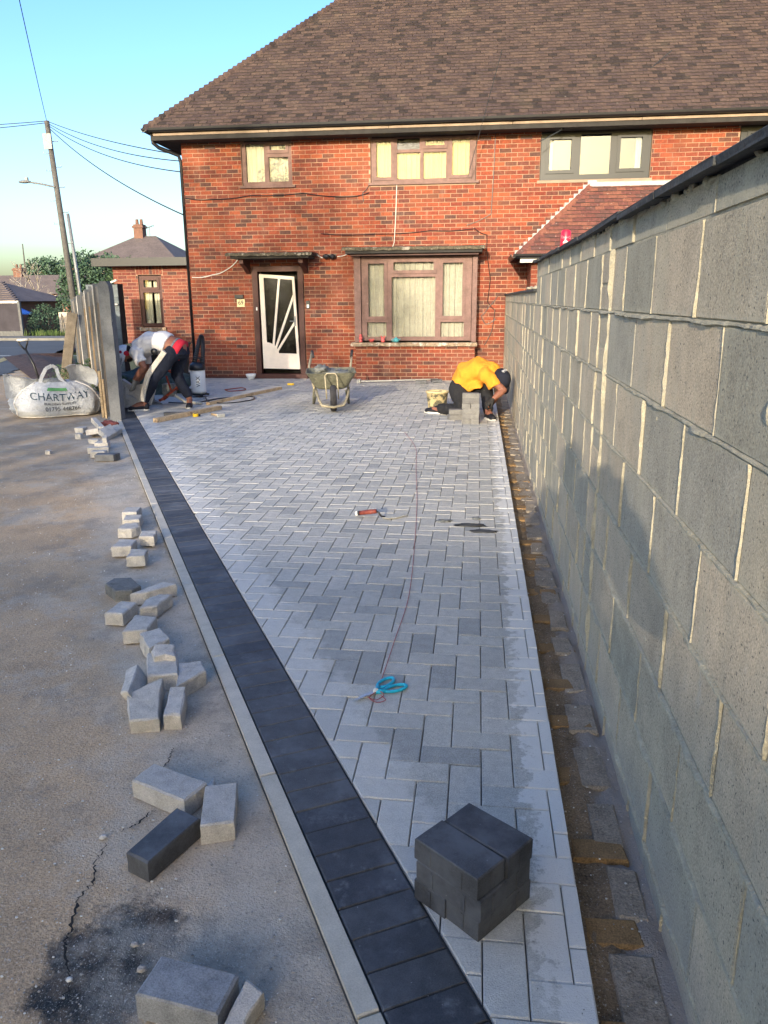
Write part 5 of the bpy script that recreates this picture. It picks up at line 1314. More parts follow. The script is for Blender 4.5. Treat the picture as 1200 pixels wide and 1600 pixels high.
for l in J['legs']:
    p = [V(q) for q in l['p']]; P_ = [p[0], p[0].lerp(p[1], .5), p[1], p[1].lerp(p[2], .5), p[2]+V((0, 0, .02))]; b.tube(P_, [.115, .100, .084, .074, .062], 14); b.ball(p[0], .115); b.ball(p[1], .082)
b.ball((-4.06, 10.29, .80), (.13, .185, .13)); b.etube([(V((-4.03, 10.29, .74)), V((0, .18, 0)), V((.14, 0, .02))), (V((-4.09, 10.29, .835)), V((0, .178, 0)), V((.11, 0, -.11)))], 18)
tr_ = baked(b, 'trousers', NAVY, t, .012, 3); fold(tr_, .012, 11)
b = MB()      # beige side stripe of the near leg
prev = None; st = []
for (x, z) in ((-4.20, .80), (-4.27, .71), (-4.36, .60), (-4.44, .49), (-4.48, .40), (-4.53, .28), (-4.575, .14)):
    st.append((x, z))
w = .034
vs = []
for i, (x, z) in enumerate(st):
    d = V((st[min(i+1, 6)][0]-st[max(i-1, 0)][0], 0, st[min(i+1, 6)][1]-st[max(i-1, 0)][1])).normalized(); n = V((-d.z, 0, d.x)); yy = [10.062, 10.052, 10.036, 10.022, 10.03, 10.05, 10.06][i]
    vs += [V((x+.045, yy-.008, z))-n*w, V((x+.045, yy-.018, z)), V((x+.045, yy-.008, z))+n*w, V((x+.045, yy+.05, z))+n*w, V((x+.045, yy+.05, z))-n*w]
b.add(vs, [(5*i+k, 5*i+(k+1) % 5, 5*i+5+(k+1) % 5, 5*i+5+k) for i in range(6) for k in range(5)]+[(0, 1, 2, 3, 4), (34, 33, 32, 31, 30)]); b.build('side_stripe', STRIPE, tr_, smooth=False)
dsp = (V(J['spine'][1])-V(J['spine'][0])).normalized(); fs = dsp.cross(V((0, -1, 0)))
b = MB(); c0 = V((-4.045, 10.29, .82)); b.etube([(c0-dsp*.06, V((0, .172, 0)), fs*.140), (c0, V((0, .172, 0)), fs*.140), (c0+dsp*.035, V((0, .170, 0)), fs*.138)], 22); rb = b.build('red_underwear', REDC, t, smooth=True)
b = MB(); b.etube([(c0+dsp*.033, V((0, .176, 0)), fs*.143), (c0+dsp*.062, V((0, .170, 0)), fs*.138)], 22); b.build('waistband', GREYB, t, smooth=True)
cap(t, hc, hu, hf, hsd, HR, CAPW, CAPW, .07, 1.08)
b = MB(); b.ball(hc+hu*.055-hsd*.0, (.0885, .05, .06), HR, 14, 10); b.build('cap_panel', CAPR, t, smooth=True)
b = MB(); b.ball(hc-hf*.03-hu*.02, (.078, .085, .06), HR, 12, 8); b.ball(hc+hf*.06-hu*.065, (.05, .045, .045), HR, 10, 8); b.build('hair_and_beard', HAIR, t, smooth=True)
b = MB(); b.ball(hc+hsd*(-.083 if hsd.y > 0 else .083)-hu*.01, (.02, .036, .04), HR, 12, 8); b.build('ear_defender', REDC, t, smooth=True)
for a in J['arms']:
    b = MB(); hand(b, a['p'][2], a['hd'], a['pn'], a.get('sd', 1), 1.22, .5); baked(b, 'glove', GLOVE, t, .007, 1)
b = MB(); b.ball((-4.30, 10.07, .80), (.05, .03, .045), n=8, m_=6); b.build('tool_pouch', BLACK, t, smooth=True)
def shoe(t, an, toe, nm='shoe'):
    an, toe = V(an), V(toe); d = (toe-an); d.z = 0; L_ = d.length; d.normalize(); s = V((-d.y, d.x, 0)); h0 = V((an.x, an.y, 0))-d*.055
    b = MB(); secs = []
    for k, (u, w, h) in enumerate(((0, .030, .075), (.03, .038, .095), (.08, .040, .10), (.14, .044, .075), (.20, .048, .058), (.25, .040, .048), (.275, .022, .035))):
        c = h0+d*u; secs.append([c+s*w*cos(q)+V((0, 0, .018+max(0, sin(q))*h if sin(q) > 0 else .018)) for q in [2*pi*i/14 for i in range(14)]])
    b.rings(secs, True, True); o = b.build(nm, SHOE, t, smooth=True)
    b = MB(); b.rings([[c+V((0, 0, z)) for c in [h0+d*(-.004)+s*.03, h0+d*.10+s*.045, h0+d*.20+s*.052, h0+d*.283+s*.02, h0+d*.283-s*.02, h0+d*.20-s*.052, h0+d*.10-s*.045, h0+d*(-.004)-s*.03][::-1]] for z in (.002, .024)], True, True); b.build('sole', SOLE, o)
for l in J['legs']: shoe(t, l['p'][2], l['toe'])

# --- worker kneeling at the right
J = dict(root=(0, 9.9, 0), side=(.25, -.97, .05), spine=[(-.17, 10.04, .40), (-.12, 10.0, .53), (.03, 9.95, .585), (.17, 9.90, .555), (.23, 9.87, .52)],
         rad=[(.175, .14), (.18, .145), (.19, .145), (.165, .11), (.065, .065)],
         head=(.295, 9.80, .485), hup=(.55, -.75, .25), hfwd=(.45, -.25, -.85),
         arms=[dict(p=[(.10, 9.74, .54), (.335, 9.68, .36), (.215, 9.62, .265)], hd=(-.7, -.1, -.6), pn=(0, .3, -1), curl=.8), dict(p=[(.20, 10.06, .52), (.30, 10.02, .32), (.20, 9.86, .17)], hd=(-.5, -.5, -.5), pn=(0, 0, -1), sd=-1, curl=.8)],
         legs=[dict(p=[(-.23, 9.96, .36), (-.16, 9.78, .08), (-.47, 10.08, .075)], toe=(-.62, 10.16, .035)), dict(p=[(-.14, 10.14, .37), (.13, 9.98, .36), (.15, 9.70, .10)], toe=(.20, 9.56, .035))])
t, hc, hu, hf, hsd, HR = person(J, 'man in yellow t-shirt and black cap kneeling beside the grey paver stack at the wall', skin=SKIND)
b = MB(); torso(b, J, .022, (0, 3)); b.ball((-.20, 10.02, .44), (.13, .18, .10)); b.ball((.20, 9.88, .53), (.10, .11, .105)); b.ball((.12, 9.90, .60), (.11, .13, .10)); b.ball((.17, 9.89, .585), (.125, .15, .12)); b.etube([(V((-.13, 10.0, .50)), V((.04, -.18, 0)), V((.15, 0, .08))), (V((-.02, 9.92, .36)), V((.04, -.15, 0)), V((.11, 0, .04)))], 16)
for a in J['arms']:
    p0, p1 = V(a['p'][0]), V(a['p'][1]); b.tube([p0, p0.lerp(p1, .3), p0.lerp(p1, .62)+V((-.02, 0, -.03))], [.085, .082, .088], 12); b.ball(p0, .088)
sh_ = baked(b, 't_shirt', TEEY, t, .012, 3); fold(sh_, .016, 8)
b = MB()
for l in J['legs']:
    p = [V(q) for q in l['p']]; b.tube([p[0], p[0].lerp(p[1], .5), p[1], p[1].lerp(p[2], .5), p[2]], [.125, .11, .088, .080, .066], 14); b.ball(p[0], .12); b.ball(p[1], .086)
b.ball((-.18, 10.05, .36), (.16, .19, .14)); tr_ = baked(b, 'trousers', BLKT, t, .012, 3); fold(tr_, .014, 11)
c = cap(t, hc, hu, hf, hsd, HR, CAPB, CAPB, .06, 1.25)
b = MB(); b.ball(hc-hu*.005-hf*.015, (.082, .098, .07), HR, 14, 10); b.build('hair', CAPB, t, smooth=True)
b = MB(); b.ball(hc-hf*.02+hsd*0+hu*.124, (.030, .018, .004), HR, 10, 5); 
CM = HR.to_4x4(); CM.translation = hc+hu*.100-hf*.055+hsd*.01
text('cap_logo', 'cub', .055, CM @ Matrix.Rotation(radians(25), 4, 'X') @ Matrix.Translation((0, -.01, .040)), CAPW, c)
for a in J['arms']:
    b = MB(); hand(b, a['p'][2], a['hd'], a['pn'], a.get('sd', 1), 1.2, .8); baked(b, 'glove', GLOVB, t, .007, 1)
for l in J['legs']: shoe(t, l['p'][2], l['toe'])

# --- the photographer, standing behind the camera; only his shadow shows
QX = -.19
J = dict(root=(QX, -.32, 0), side=(1, 0, 0), spine=[(QX, -.36, .90), (QX, -.36, 1.05), (QX, -.34, 1.24), (QX, -.33, 1.37), (QX, -.32, 1.45)],
         head=(QX, -.27, 1.58), hup=(0, .1, 1), hfwd=(.3, 1, -.2),
         arms=[dict(p=[(QX+.19, -.33, 1.36), (QX+.30, -.22, 1.12), (.07, -.11, 1.36)], hd=(-.2, .3, .8), pn=(-.5, .8, 0), curl=.7), dict(p=[(QX-.19, -.33, 1.36), (QX-.24, -.18, 1.12), (-.09, -.10, 1.36)], hd=(.3, .3, .8), pn=(.5, .8, 0), sd=-1, curl=.7)],
         legs=[dict(p=[(QX+.10, -.36, .88), (QX+.12, -.33, .48), (QX+.13, -.38, .10)], toe=(QX+.15, -.2, .035)), dict(p=[(QX-.10, -.36, .88), (QX-.12, -.33, .48), (QX-.13, -.38, .10)], toe=(QX-.15, -.2, .035))])
t, hc, hu, hf, hsd, HR = person(J, 'person taking the photograph whose head and shoulder shadow falls on the block wall', voxel=.012)
b = MB(); torso(b, J, .022, (0, 3))
for a in J['arms']:
    p0, p1 = V(a['p'][0]), V(a['p'][1]); b.tube([p0, p0.lerp(p1, .9)], [.085, .065], 12); b.tube([p1, V(a['p'][2])], [.06, .045], 12); b.ball(p0, .088); b.ball(p1, .06)
baked(b, 'jacket', GREYB, t, .015, 3)
b = MB()
for l in J['legs']:
    p = [V(q) for q in l['p']]; b.tube([p[0], p[1], p[2]], [.11, .085, .065], 14); b.ball(p[0], .12)
baked(b, 'trousers', NAVY, t, .015, 3)
for l in J['legs']: shoe(t, l['p'][2], l['toe'])
b = MB(); b.box(-.04, .04, -.045, -.034, 1.36, 1.50); tag(b.build('phone', BLACK), 'black phone held up by the person taking the photograph', 'phone')

# ================================================================= BARROW
t = thing('wheelbarrow', 'muddy wheelbarrow of wet cement seen wheel first on the new paving', 'wheelbarrow', (-1.985, 10.5, 0), .20)
b = MB(); secs = []
def rr(hw, y0, y1, z, r=.09, n=5):
    pts = []
    for (cx, cy, a0) in ((hw-r, y1-r, 0), (-hw+r, y1-r, 90), (-hw+r, y0+r, 180), (hw-r, y0+r, 270)):
        for k in range(n+1): a = radians(a0+90*k/n); pts.append(V((cx+r*cos(a), cy+r*sin(a), z)))
    return pts
outer = [rr(.17, .02, .42, .262, .07), rr(.215, -.02, .50, .285, .08), rr(.265, -.09, .56, .36), rr(.30, -.15, .62, .43), rr(.335, -.21, .68, .492), rr(.345, -.22, .69, .50), rr(.335, -.21, .68, .505), rr(.325, -.20, .67, .497), rr(.29, -.14, .61, .43), rr(.25, -.08, .55, .36), rr(.2, -.01, .49, .30), rr(.16, .03, .42, .28, .07)]
b.rings(outer, True, True); b.build('tray', BARROW, t, smooth=False)
b = MB(); b.lathe([(.05, -.03), (.12, -.04), (.155, -.042), (.172, -.03), (.178, 0), (.172, .03), (.155, .042), (.12, .04), (.05, .03)], n=28, cap=True, M4=Matrix.Translation((.02, -.30, .178)) @ Matrix.Rotation(pi/2, 4, 'Y')); wh = b.build('wheel', RUBBER, t, smooth=True)
b = MB(); b.lathe([(.01, -.045), (.07, -.045), (.08, 0), (.07, .045), (.01, .045)], n=14, cap=True, M4=Matrix.Translation((.02, -.30, .178)) @ Matrix.Rotation(pi/2, 4, 'Y')); b.build('hub', METAL, wh)
b = MB(); b.tube([(-.22, .2, .262), (-.20, -.05, .22), (-.175, -.30, .16), (-.13, -.47, .10), (.02, -.505, .085), (.15, -.47, .105), (.20, -.30, .17), (.235, -.05, .225), (.245, .2, .262)], .017, 9); b.build('front_hoop', BARRF, t, smooth=True)
b = MB(); b.tube([(-.07, -.30, .17), (-.075, -.33, .30), (-.085, -.255, .47), (-.06, -.235, .50), (.05, -.235, .50), (.075, -.255, .47), (.085, -.33, .30), (.09, -.30, .17)], .009, 7); b.build('tip_brace', BARRF, t, smooth=True)
for s in (-1, 1):
    b = MB(); b.tube([(s*.235, .15, .262), (s*.27, .60, .36), (s*.31, .95, .50), (s*.345 if s > 0 else -.26, 1.22, .70)], .016, 9); h_ = b.build('handle', BARRF, t, smooth=True)
    b = MB(); b.tube([(s*.24, .25, .255), (s*.25, .45, .12), (s*.255, .50, .0), ], .016, 8); b.tube([(s*.20, .02, .25), (s*.24, .40, .03)], .012, 7); b.build('leg', BARROW, t, smooth=True)
    b = MB(); b.tube([(s*.325 if s > 0 else -.245, 1.10, .625), (s*.345 if s > 0 else -.26, 1.23, .705)], .021, 9); b.build('grip', RUBBER, h_, smooth=True)
o = lump('cement_heap', None, None, (0, 0, 0), (.23, .25, .08), CEMENT, 3, .5, 3, 20); o.parent = None; o.location = (-1.97, 10.78, .43); tag(o, 'lumpy wet grey cement heaped in the wheelbarrow tray', 'cement')
o = lump('cement_bag', None, None, (0, 0, 0), (.11, .14, .08), CEMENT, 13, .6, 3, 18); o.location = (-2.15, 10.70, .50); tag(o, 'crumpled grey cement bag lying in the left of the wheelbarrow', 'bag')

# ================================================================= BULK BAG
t = thing('bulk_bag', 'slumped white bulk bag with printed lettering standing open on the dusty forecourt', 'bulk bag', (-5.66, 9.90, -.02), radians(31))
def bagp(u, v_, off=0):
    th = 2*pi*u; z = .44*v_; prof_ = [(0, .86), (.08, .98), (.25, 1.05), (.45, 1.04), (.65, .95), (.82, .80), (.93, .62), (1.0, .48)]
    for (a, ra), (c_, rc) in zip(prof_, prof_[1:]):
        if v_ <= c_+1e-9: r = ra+(rc-ra)*((v_-a)/(c_-a)); break
    ct, st_ = cos(th), sin(th); ex = 2/3.0
    x = .555*r*(abs(ct)**ex)*(1 if ct >= 0 else -1); y = .40*r*(abs(st_)**ex)*(1 if st_ >= 0 else -1)
    f_ = 1+.10*fbm(ct*2, st_*2, v_*2)+.012*sin(v_*60+3*fbm(ct*3, st_*3))*(.4+.6*abs(ct))*(1 if .1 < v_ < .9 else 0)
    x *= f_; y *= f_
    return V((x*(1+off), y*(1+off*1.5), z*(1+.05*fbm(ct*2+5, st_*2))+.05*ct*0))
b = MB(); n = 72
b.rings([[bagp(k/n, i/26) for k in range(n)] for i in range(27)], True, True); sack = b.build('sack', BAG, t, smooth=True)
b = MB()       # sewn seams
for u0 in (.585, .925, .09, .42):
    b.tube([bagp(u0, i/20, .01) for i in range(21)], .010, 6)
b.tube([bagp(.585+.34*i/24, .035, .012) for i in range(25)], .008, 6); b.build('seam_tape', FARW, sack, smooth=True)
b = MB(); b.grid(lambda u, v_: V((.16+.36*u+.02*sin(v_*5), -.02+.16*sin(u*3)-.10*v_, .36+.30*sin(v_*pi*.55)*(1-.45*abs(u-.35)**1.2)+.02*fbm(u*4, v_*4))), 22, 16); b.grid(lambda u, v_: V((.52-.02*v_+.10*v_, -.05+.35*u, .34+.12*sin(v_*pi*.6))), 10, 8)
b.build('open_flap', BAG, t, smooth=True)
b = MB(); b.grid(lambda u, v_: V((-.62+.42*u, -.16+.22*u-.10*v_+.02*sin(u*9), .26+.31*sin(min(1, v_*1.2)*pi*.5)*(1-.30*u)+.03*fbm(u*4, v_*4, 4))), 24, 14); b.grid(lambda u, v_: V((-.60+.35*u, .28-.1*u-.02*v_, .26+.24*sin(v_*pi*.5)*(1-.3*u))), 16, 8); b.build('open_flap', BAG, t, smooth=True)
lo_ = [(-.20, -.15, .40), (-.17, -.16, .50), (-.10, -.13, .62), (-.02, -.10, .655), (.03, -.08, .62), (.05, -.12, .50), (.12, -.16, .40)]
b = MB()
for a, c_ in zip(lo_, lo_[1:]): b.bar(a, c_, .045, .012, up=V((0, 1, 0)))
b.build('lifting_loop', BAG, t)
b = MB(); b.ball((-.05, -.04, .40), (.22, .18, .09), n=16, m_=8); b.ball((-.1, -.12, .44), (.08, .05, .05)); b.build('bag_contents', CEMENT, t, smooth=True)
def bwarp(x0, z0, arc=0):
    def f_(c):
        X = x0+c.x; Z = z0+c.y+(arc*c.x*c.x)
        v_ = Z/.44; th = -pi/2+.0
        # find u on the front with that x
        best = min((abs(bagp(u/200, max(.02, min(.98, v_))).x-X), u) for u in range(108, 192))[1]
        p = bagp(best/200, max(.02, min(.98, v_))); return (X, p.y-.008, p.z)
    return f_
text('lettering', 'CHARTWAY', .13, None, INK, sack, warp=bwarp(.03, .255, .30))
text('lettering', 'BUILDING SUPPLIES', .045, None, INKD, sack, warp=bwarp(.02, .175, .22))
text('lettering', '01795 448766', .075, None, INKD, sack, warp=bwarp(.05, .11, .05))
b = MB(); b.add([bagp(.73+i*.006, .78, .03) for i in range(8)]+[bagp(.73+i*.006, .86, .03) for i in range(8)], [(i, i+1, 9+i, 8+i) for i in range(7)]); b.build('green_emblem', INKG, sack)
t = thing('spade', 'D handled spade standing behind the white bulk bag', 'spade', (-6.45, 10.95, 0), world=True)
b = MB(); b.tube([(-6.46, 10.95, .12), (-6.60, 11.0, .55), (-6.70, 11.0, .78)], .018, 8); b.tube([(-6.70, 11, .76), (-6.78, 11, .84), (-6.80, 11, .90)], .013, 7); b.tube([(-6.70, 11, .76), (-6.66, 11, .86), (-6.65, 11, .91)], .013, 7); b.build('shaft', BLACK, t, smooth=True)
b = MB(); b.tube([(-6.81, 11, .905), (-6.64, 11, .915)], .019, 8); b.build('grip', FARW, t, smooth=True)
b = MB(); b.add([(-6.56, 10.93, .30), (-6.40, 10.97, .30), (-6.36, 10.96, .05), (-6.43, 10.95, -.03), (-6.52, 10.93, .04), (-6.56, 10.94, .30), (-6.40, 10.98, .30), (-6.36, 10.97, .05), (-6.43, 10.96, -.03), (-6.52, 10.94, .04)], [(0, 4, 3, 2, 1), (5, 6, 7, 8, 9)]+[(i, (i+1) % 5, 5+(i+1) % 5, 5+i) for i in range(5)]); b.build('blade', DUSTST, t)
# weeds by the fence
def weed(label, x, y, r, h, n, sd, mat=LEAF):
    t = thing('leafy_weed', label, 'plant', (x, y, 0)); b = MB()
    for k in range(6): b.tube([(0, 0, -.02), (cos(k)*r*.5, sin(k)*r*.5, h*.7)], [.006, .003], 4)
    b.build('stems', BARK, t); b = MB(); foliage(b, (0, 0, h*.45), (r, r, h*.6), n, .028, sd, .1, zmin=.0); b.build('leaves', mat, t)
weed('low green weed clump between the white bag and the fence', -5.25, 10.75, .30, .42, 1800, 2)
weed('taller green weeds growing at the foot of the fence beyond the bag', -6.0, 11.9, .32, .62, 1800, 5)
weed('green weed at the base of the telegraph pole', -12.6, 24.2, .5, .7, 1500, 8)
weed('weedy tuft under the leaning plank', -7.1, 13.0, .35, .45, 1200, 11)

# ================================================================= LOOSE BLOCKS
def ccw(p): 
    a = sum(p[i][0]*p[(i+1) % len(p)][1]-p[(i+1) % len(p)][0]*p[i][1] for i in range(len(p))); return p if a > 0 else p[::-1]
def roughen(me, amp, cuts):
    bm = bmesh.new(); bm.from_mesh(me); bmesh.ops.triangulate(bm, faces=[f for f in bm.faces if len(f.verts) > 4])
    bmesh.ops.subdivide_edges(bm, edges=[e for e in bm.edges if e.calc_length() > .012], cuts=cuts, use_grid_fill=True)
    k = random.uniform(0, 50)
    for v in bm.verts:
        q = v.co*38+V((k, k, k)); d = V((noise.noise(q), noise.noise(q+V((9, 2, 5))), noise.noise(q+V((3, 8, 1)))*.6))
        big = max(0, noise.noise(v.co*26+V((k, 0, k)))-.22)*1.8
        v.co += d*amp - (v.co-V((0, 0, -.03))).normalized()*big*amp*2.2
    bm.to_mesh(me); bm.free()
def block(label, poly, ztop, th=.062, mat=BLOCK, tilt=(0, 0), name='broken_paver', group='offcuts of grey paver along the edging', rag=.004, ch=.005):
    poly = ccw([tuple(p) for p in poly]); cx = sum(p[0] for p in poly)/len(poly); cy = sum(p[1] for p in poly)/len(poly)
    # split the edges so a broken face can be ragged
    q = []
    for i in range(len(poly)):
        a, c_ = poly[i], poly[(i+1) % len(poly)]; q.append((a[0]-cx, a[1]-cy))
        if rag > .002: q.append(((a[0]+c_[0])/2-cx+random.uniform(-rag, rag), (a[1]+c_[1])/2-cy+random.uniform(-rag, rag)))
    b = MB(); b.prism(q, th, ch, rag=rag*.5); me = b.mesh(name, mat); roughen(me, .0007+rag*.35, 3 if cy < 5.2 else 1); o = link(name, me); o.location = (cx, cy, ztop); o.rotation_euler = (tilt[0], tilt[1], 0)
    tag(o, label, 'paving block', group); return o
block('whole grey paver with a crusted edge, upper left of the nearby trio', [(-1.017, 1.944), (-.818, 1.86), (-.785, 1.955), (-.985, 2.035)], .042, rag=.003)
block('charcoal paver lying between two grey pavers on the forecourt', [(-.893, 1.633), (-.82, 1.60), (-.745, 1.79), (-.828, 1.83)], .043, mat=DARKP, rag=0, name='charcoal_paver', group='loose charcoal pavers')
block('whole grey paver right of the loose charcoal paver', [(-.736, 1.757), (-.645, 1.787), (-.692, 1.967), (-.785, 1.94)], .042, rag=.002)
block('thin pointed chip tucked behind the right grey paver', [(-.80, 1.97), (-.77, 1.975), (-.79, 2.03)], .015, th=.03)
block('whole dark topped paver at the bottom edge lying on the wet patch', [(-.68, 1.214), (-.492, 1.185), (-.478, 1.285), (-.665, 1.315)], .052, th=.066, mat=M('slate_grey_paver', [(.25, .255, .26)], scale=18, amt=.25, fine=260, famt=.3, bump=.6, bdist=.003, spots=((.34, .34, .31), 9, .60, .72)), rag=.001)
block('grey offcut propped against the bottom dark paver', [(-.485, 1.165), (-.44, 1.185), (-.415, 1.262), (-.462, 1.285)], .035, tilt=(.15, .1))
block('largest sloping grey offcut, front left of the leaning cluster', [(-1.178, 2.275), (-1.082, 2.30), (-1.155, 2.53), (-1.25, 2.42)], .052, th=.07, tilt=(.16, 0))
block('narrow blue topped offcut at the front right of the leaning cluster', [(-1.072, 2.315), (-1.012, 2.325), (-1.055, 2.50), (-1.115, 2.49)], .050, th=.07, tilt=(.1, 0))
block('square grey block in the middle of the leaning cluster', [(-1.238, 2.57), (-1.125, 2.60), (-1.20, 2.79), (-1.32, 2.765)], .055, th=.07)
block('tilted slim offcut on the left of the leaning cluster', [(-1.285, 2.43), (-1.235, 2.40), (-1.30, 2.64), (-1.36, 2.64)], .06, th=.07, tilt=(.1, -.5))
block('wedge shaped offcut jutting right out of the leaning cluster', [(-1.10, 2.51), (-1.035, 2.66), (-1.08, 2.74), (-1.17, 2.71)], .045)
block('rough chipped cap piece lying on top behind the square block', [(-1.255, 2.685), (-1.17, 2.70), (-1.21, 2.79), (-1.29, 2.77)], .085, th=.05, tilt=(.1, .1), rag=.008)
block('angular offcut just behind the leaning cluster', [(-1.45, 2.97), (-1.338, 2.82), (-1.29, 2.93), (-1.38, 3.04)], .045, rag=.008)
block('lozenge shaped offcut, second behind the leaning cluster', [(-1.53, 2.98), (-1.43, 3.01), (-1.445, 3.155), (-1.555, 3.17)], .045)
block('square offcut standing apart left of the row', [(-1.70, 3.16), (-1.61, 3.155), (-1.60, 3.30), (-1.69, 3.31)], .05)
block('pointed five sided offcut with dark side, right of the square one', [(-1.56, 3.23), (-1.49, 3.27), (-1.475, 3.42), (-1.54, 3.42), (-1.58, 3.33)], .05, rag=.006)
block('long pointed sliver lying diagonally above the pointed offcut', [(-1.69, 3.41), (-1.62, 3.44), (-1.51, 3.57), (-1.59, 3.60)], .045, rag=.002)
block('flat dark hexagonal paver end lying on damp ground', [(-1.90, 3.57), (-1.80, 3.47), (-1.72, 3.49), (-1.70, 3.56), (-1.80, 3.67), (-1.89, 3.65)], .035, mat=M('dark_grey_paver', [(.15, .15, .14)], scale=18, amt=.3, bump=.6), rag=.002)
block('front block of the upper row of six offcuts', [(-1.96, 3.95), (-1.86, 3.98), (-1.89, 4.09), (-1.99, 4.09)], .05, rag=.006)
block('second block of the upper row, set to the left', [(-2.13, 4.12), (-2.02, 4.15), (-2.04, 4.28), (-2.15, 4.28)], .048)
block('third block of the upper row, set to the right', [(-2.05, 4.33), (-1.96, 4.34), (-1.99, 4.47), (-2.09, 4.46)], .05)
block('fourth block of the upper row with a sloping cut', [(-2.27, 4.50), (-2.18, 4.50), (-2.15, 4.58), (-2.21, 4.66), (-2.28, 4.62)], .045, rag=.006)
block('fifth block of the upper row, slightly skewed', [(-2.32, 4.68), (-2.22, 4.72), (-2.25, 4.84), (-2.36, 4.82)], .045)
block('farthest block of the upper row of six offcuts', [(-2.42, 4.88), (-2.32, 4.90), (-2.34, 5.03), (-2.45, 5.02)], .045)
G2 = 'paver offcuts scattered below the fence post'
block('charcoal half paver nearest in the pile below the fence post', [(-3.60, 6.83), (-3.42, 6.85), (-3.40, 6.95), (-3.62, 6.94)], .045, mat=DARKP, rag=.001, group='loose charcoal pavers', name='charcoal_paver')
block('long pale strip offcut behind the charcoal half paver', [(-3.83, 7.14), (-3.64, 7.20), (-3.66, 7.26), (-3.86, 7.20)], .05, group=G2)
block('short pale offcut between strip and charcoal half paver', [(-3.72, 6.98), (-3.58, 7.0), (-3.59, 7.08), (-3.73, 7.07)], .045, group=G2)
block('stubby offcut under an upright piece in the fence post pile', [(-3.89, 7.40), (-3.75, 7.42), (-3.79, 7.56), (-3.93, 7.55)], .05, group=G2)
block('small pale piece standing on the stubby offcut', [(-3.81, 7.42), (-3.76, 7.42), (-3.78, 7.50), (-3.83, 7.50)], .11, th=.06, group=G2, tilt=(.2, 0))
block('large rounded offcut leaning right below the fence post', [(-4.14, 8.02), (-3.98, 7.93), (-3.98, 8.12), (-4.12, 8.22)], .07, tilt=(.2, .4), group=G2, rag=.008)
block('white topped wedge offcut left in the fence post pile', [(-4.33, 8.08), (-4.20, 8.12), (-4.22, 8.26), (-4.34, 8.24)], .06, tilt=(-.2, -.2), group=G2)
block('long tilted strip bridging the rubble below the fence post', [(-4.53, 8.62), (-4.24, 8.24), (-4.20, 8.28), (-4.50, 8.67)], .10, th=.05, tilt=(0, .15), group=G2, rag=.002)
block('rough offcut close to the end of the edging kerb', [(-4.16, 8.32), (-4.02, 8.20), (-4.02, 8.34), (-4.12, 8.44)], .06, tilt=(.1, .2), group=G2, rag=.01)
block('small offcut at the outer left of the fence post pile', [(-4.60, 8.34), (-4.50, 8.34), (-4.49, 8.43), (-4.59, 8.43)], .05, group=G2, rag=.006)
block('tiny pale cube fallen left of the fence post pile', [(-4.43, 8.02), (-4.36, 8.01), (-4.36, 8.08), (-4.43, 8.09)], .035, group=G2)
block('pale sliver lying on its side below the fence post', [(-4.12, 7.72), (-4.0, 7.70), (-3.98, 7.76), (-4.10, 7.79)], .03, group=G2)
block('tiny white chip alone on the forecourt left of the pile', [(-4.27, 7.12), (-4.22, 7.12), (-4.22, 7.17), (-4.27, 7.17)], .02, group=G2)
lump('broken_brick', 'broken red brick in the rubble at the foot of the fence post', 'brick', (-4.32, 8.62, .03), (.11, .07, .06), REDBR, 4, .5, 2, 12)
for k, (x, y, r, lb) in enumerate(((-1.022, 1.751, .011, 'white half round pebble at the head of the asphalt crack'), (-.769, 1.40, .010, 'small pale pebble at the upper edge of the wet patch'), (-.725, 1.335, .011, 'round pale pebble in the wet patch by the bottom paver'), (-.875, 1.29, .008, 'small stone at the lower end of the asphalt crack'))):
    o = lump('pebble', lb, 'pebble', (x, y, -.016), (r, r*.85, r*.7), STONE, k, .3, 2, 12); o['group'] = 'pale pebbles'

# ---- stack of charcoal pavers near the camera
ST = Matrix.Rotation(radians(-39), 4, 'Z')
def stackb(label, cx, cy, z, rot=0, dx=0, dy=0):
    mw = Matrix.Translation((.018, 1.618, 0)) @ ST @ Matrix.Translation((cx, cy, z)) @ Matrix.Rotation(radians(rot), 4, 'Z')
    b = MB(); b.prism(rect(.2, .1), .058, .003)
    for nx_ in (-.05, .05):
        b.box(nx_-.004, nx_+.004, -.0515, -.0495, -.055, -.010); b.box(nx_-.004, nx_+.004, .0495, .0515, -.055, -.010)
    b.box(-.1015, -.0995, -.004, .004, -.055, -.010); b.box(.0995, .1015, -.004, .004, -.055, -.010)
    me = b.mesh('charcoal_paver', DARKP); roughen(me, .0006, 2); o = link('charcoal_paver', me); o.matrix_basis = mw; tag(o, label, 'paving block', 'stack of charcoal pavers on the drive')
stackb('charcoal paver, bottom layer of the near stack, left end on piece', -.052, .0, .0585, 90.5)
stackb('charcoal paver, bottom layer of the near stack, right end on piece', .052, .004, .0587, 89)
stackb('charcoal paver, middle layer of the near stack, front one', .006, -.050, .117, .8)
stackb('charcoal paver, middle layer of the near stack, back one', .0, .053, .1172, -1)
stackb('charcoal paver, top layer of the near stack, front left one', -.002, -.0505, .1755, -.5)
stackb('charcoal paver, top layer of the near stack, back right one', .004, .0535, .176, 1.0)
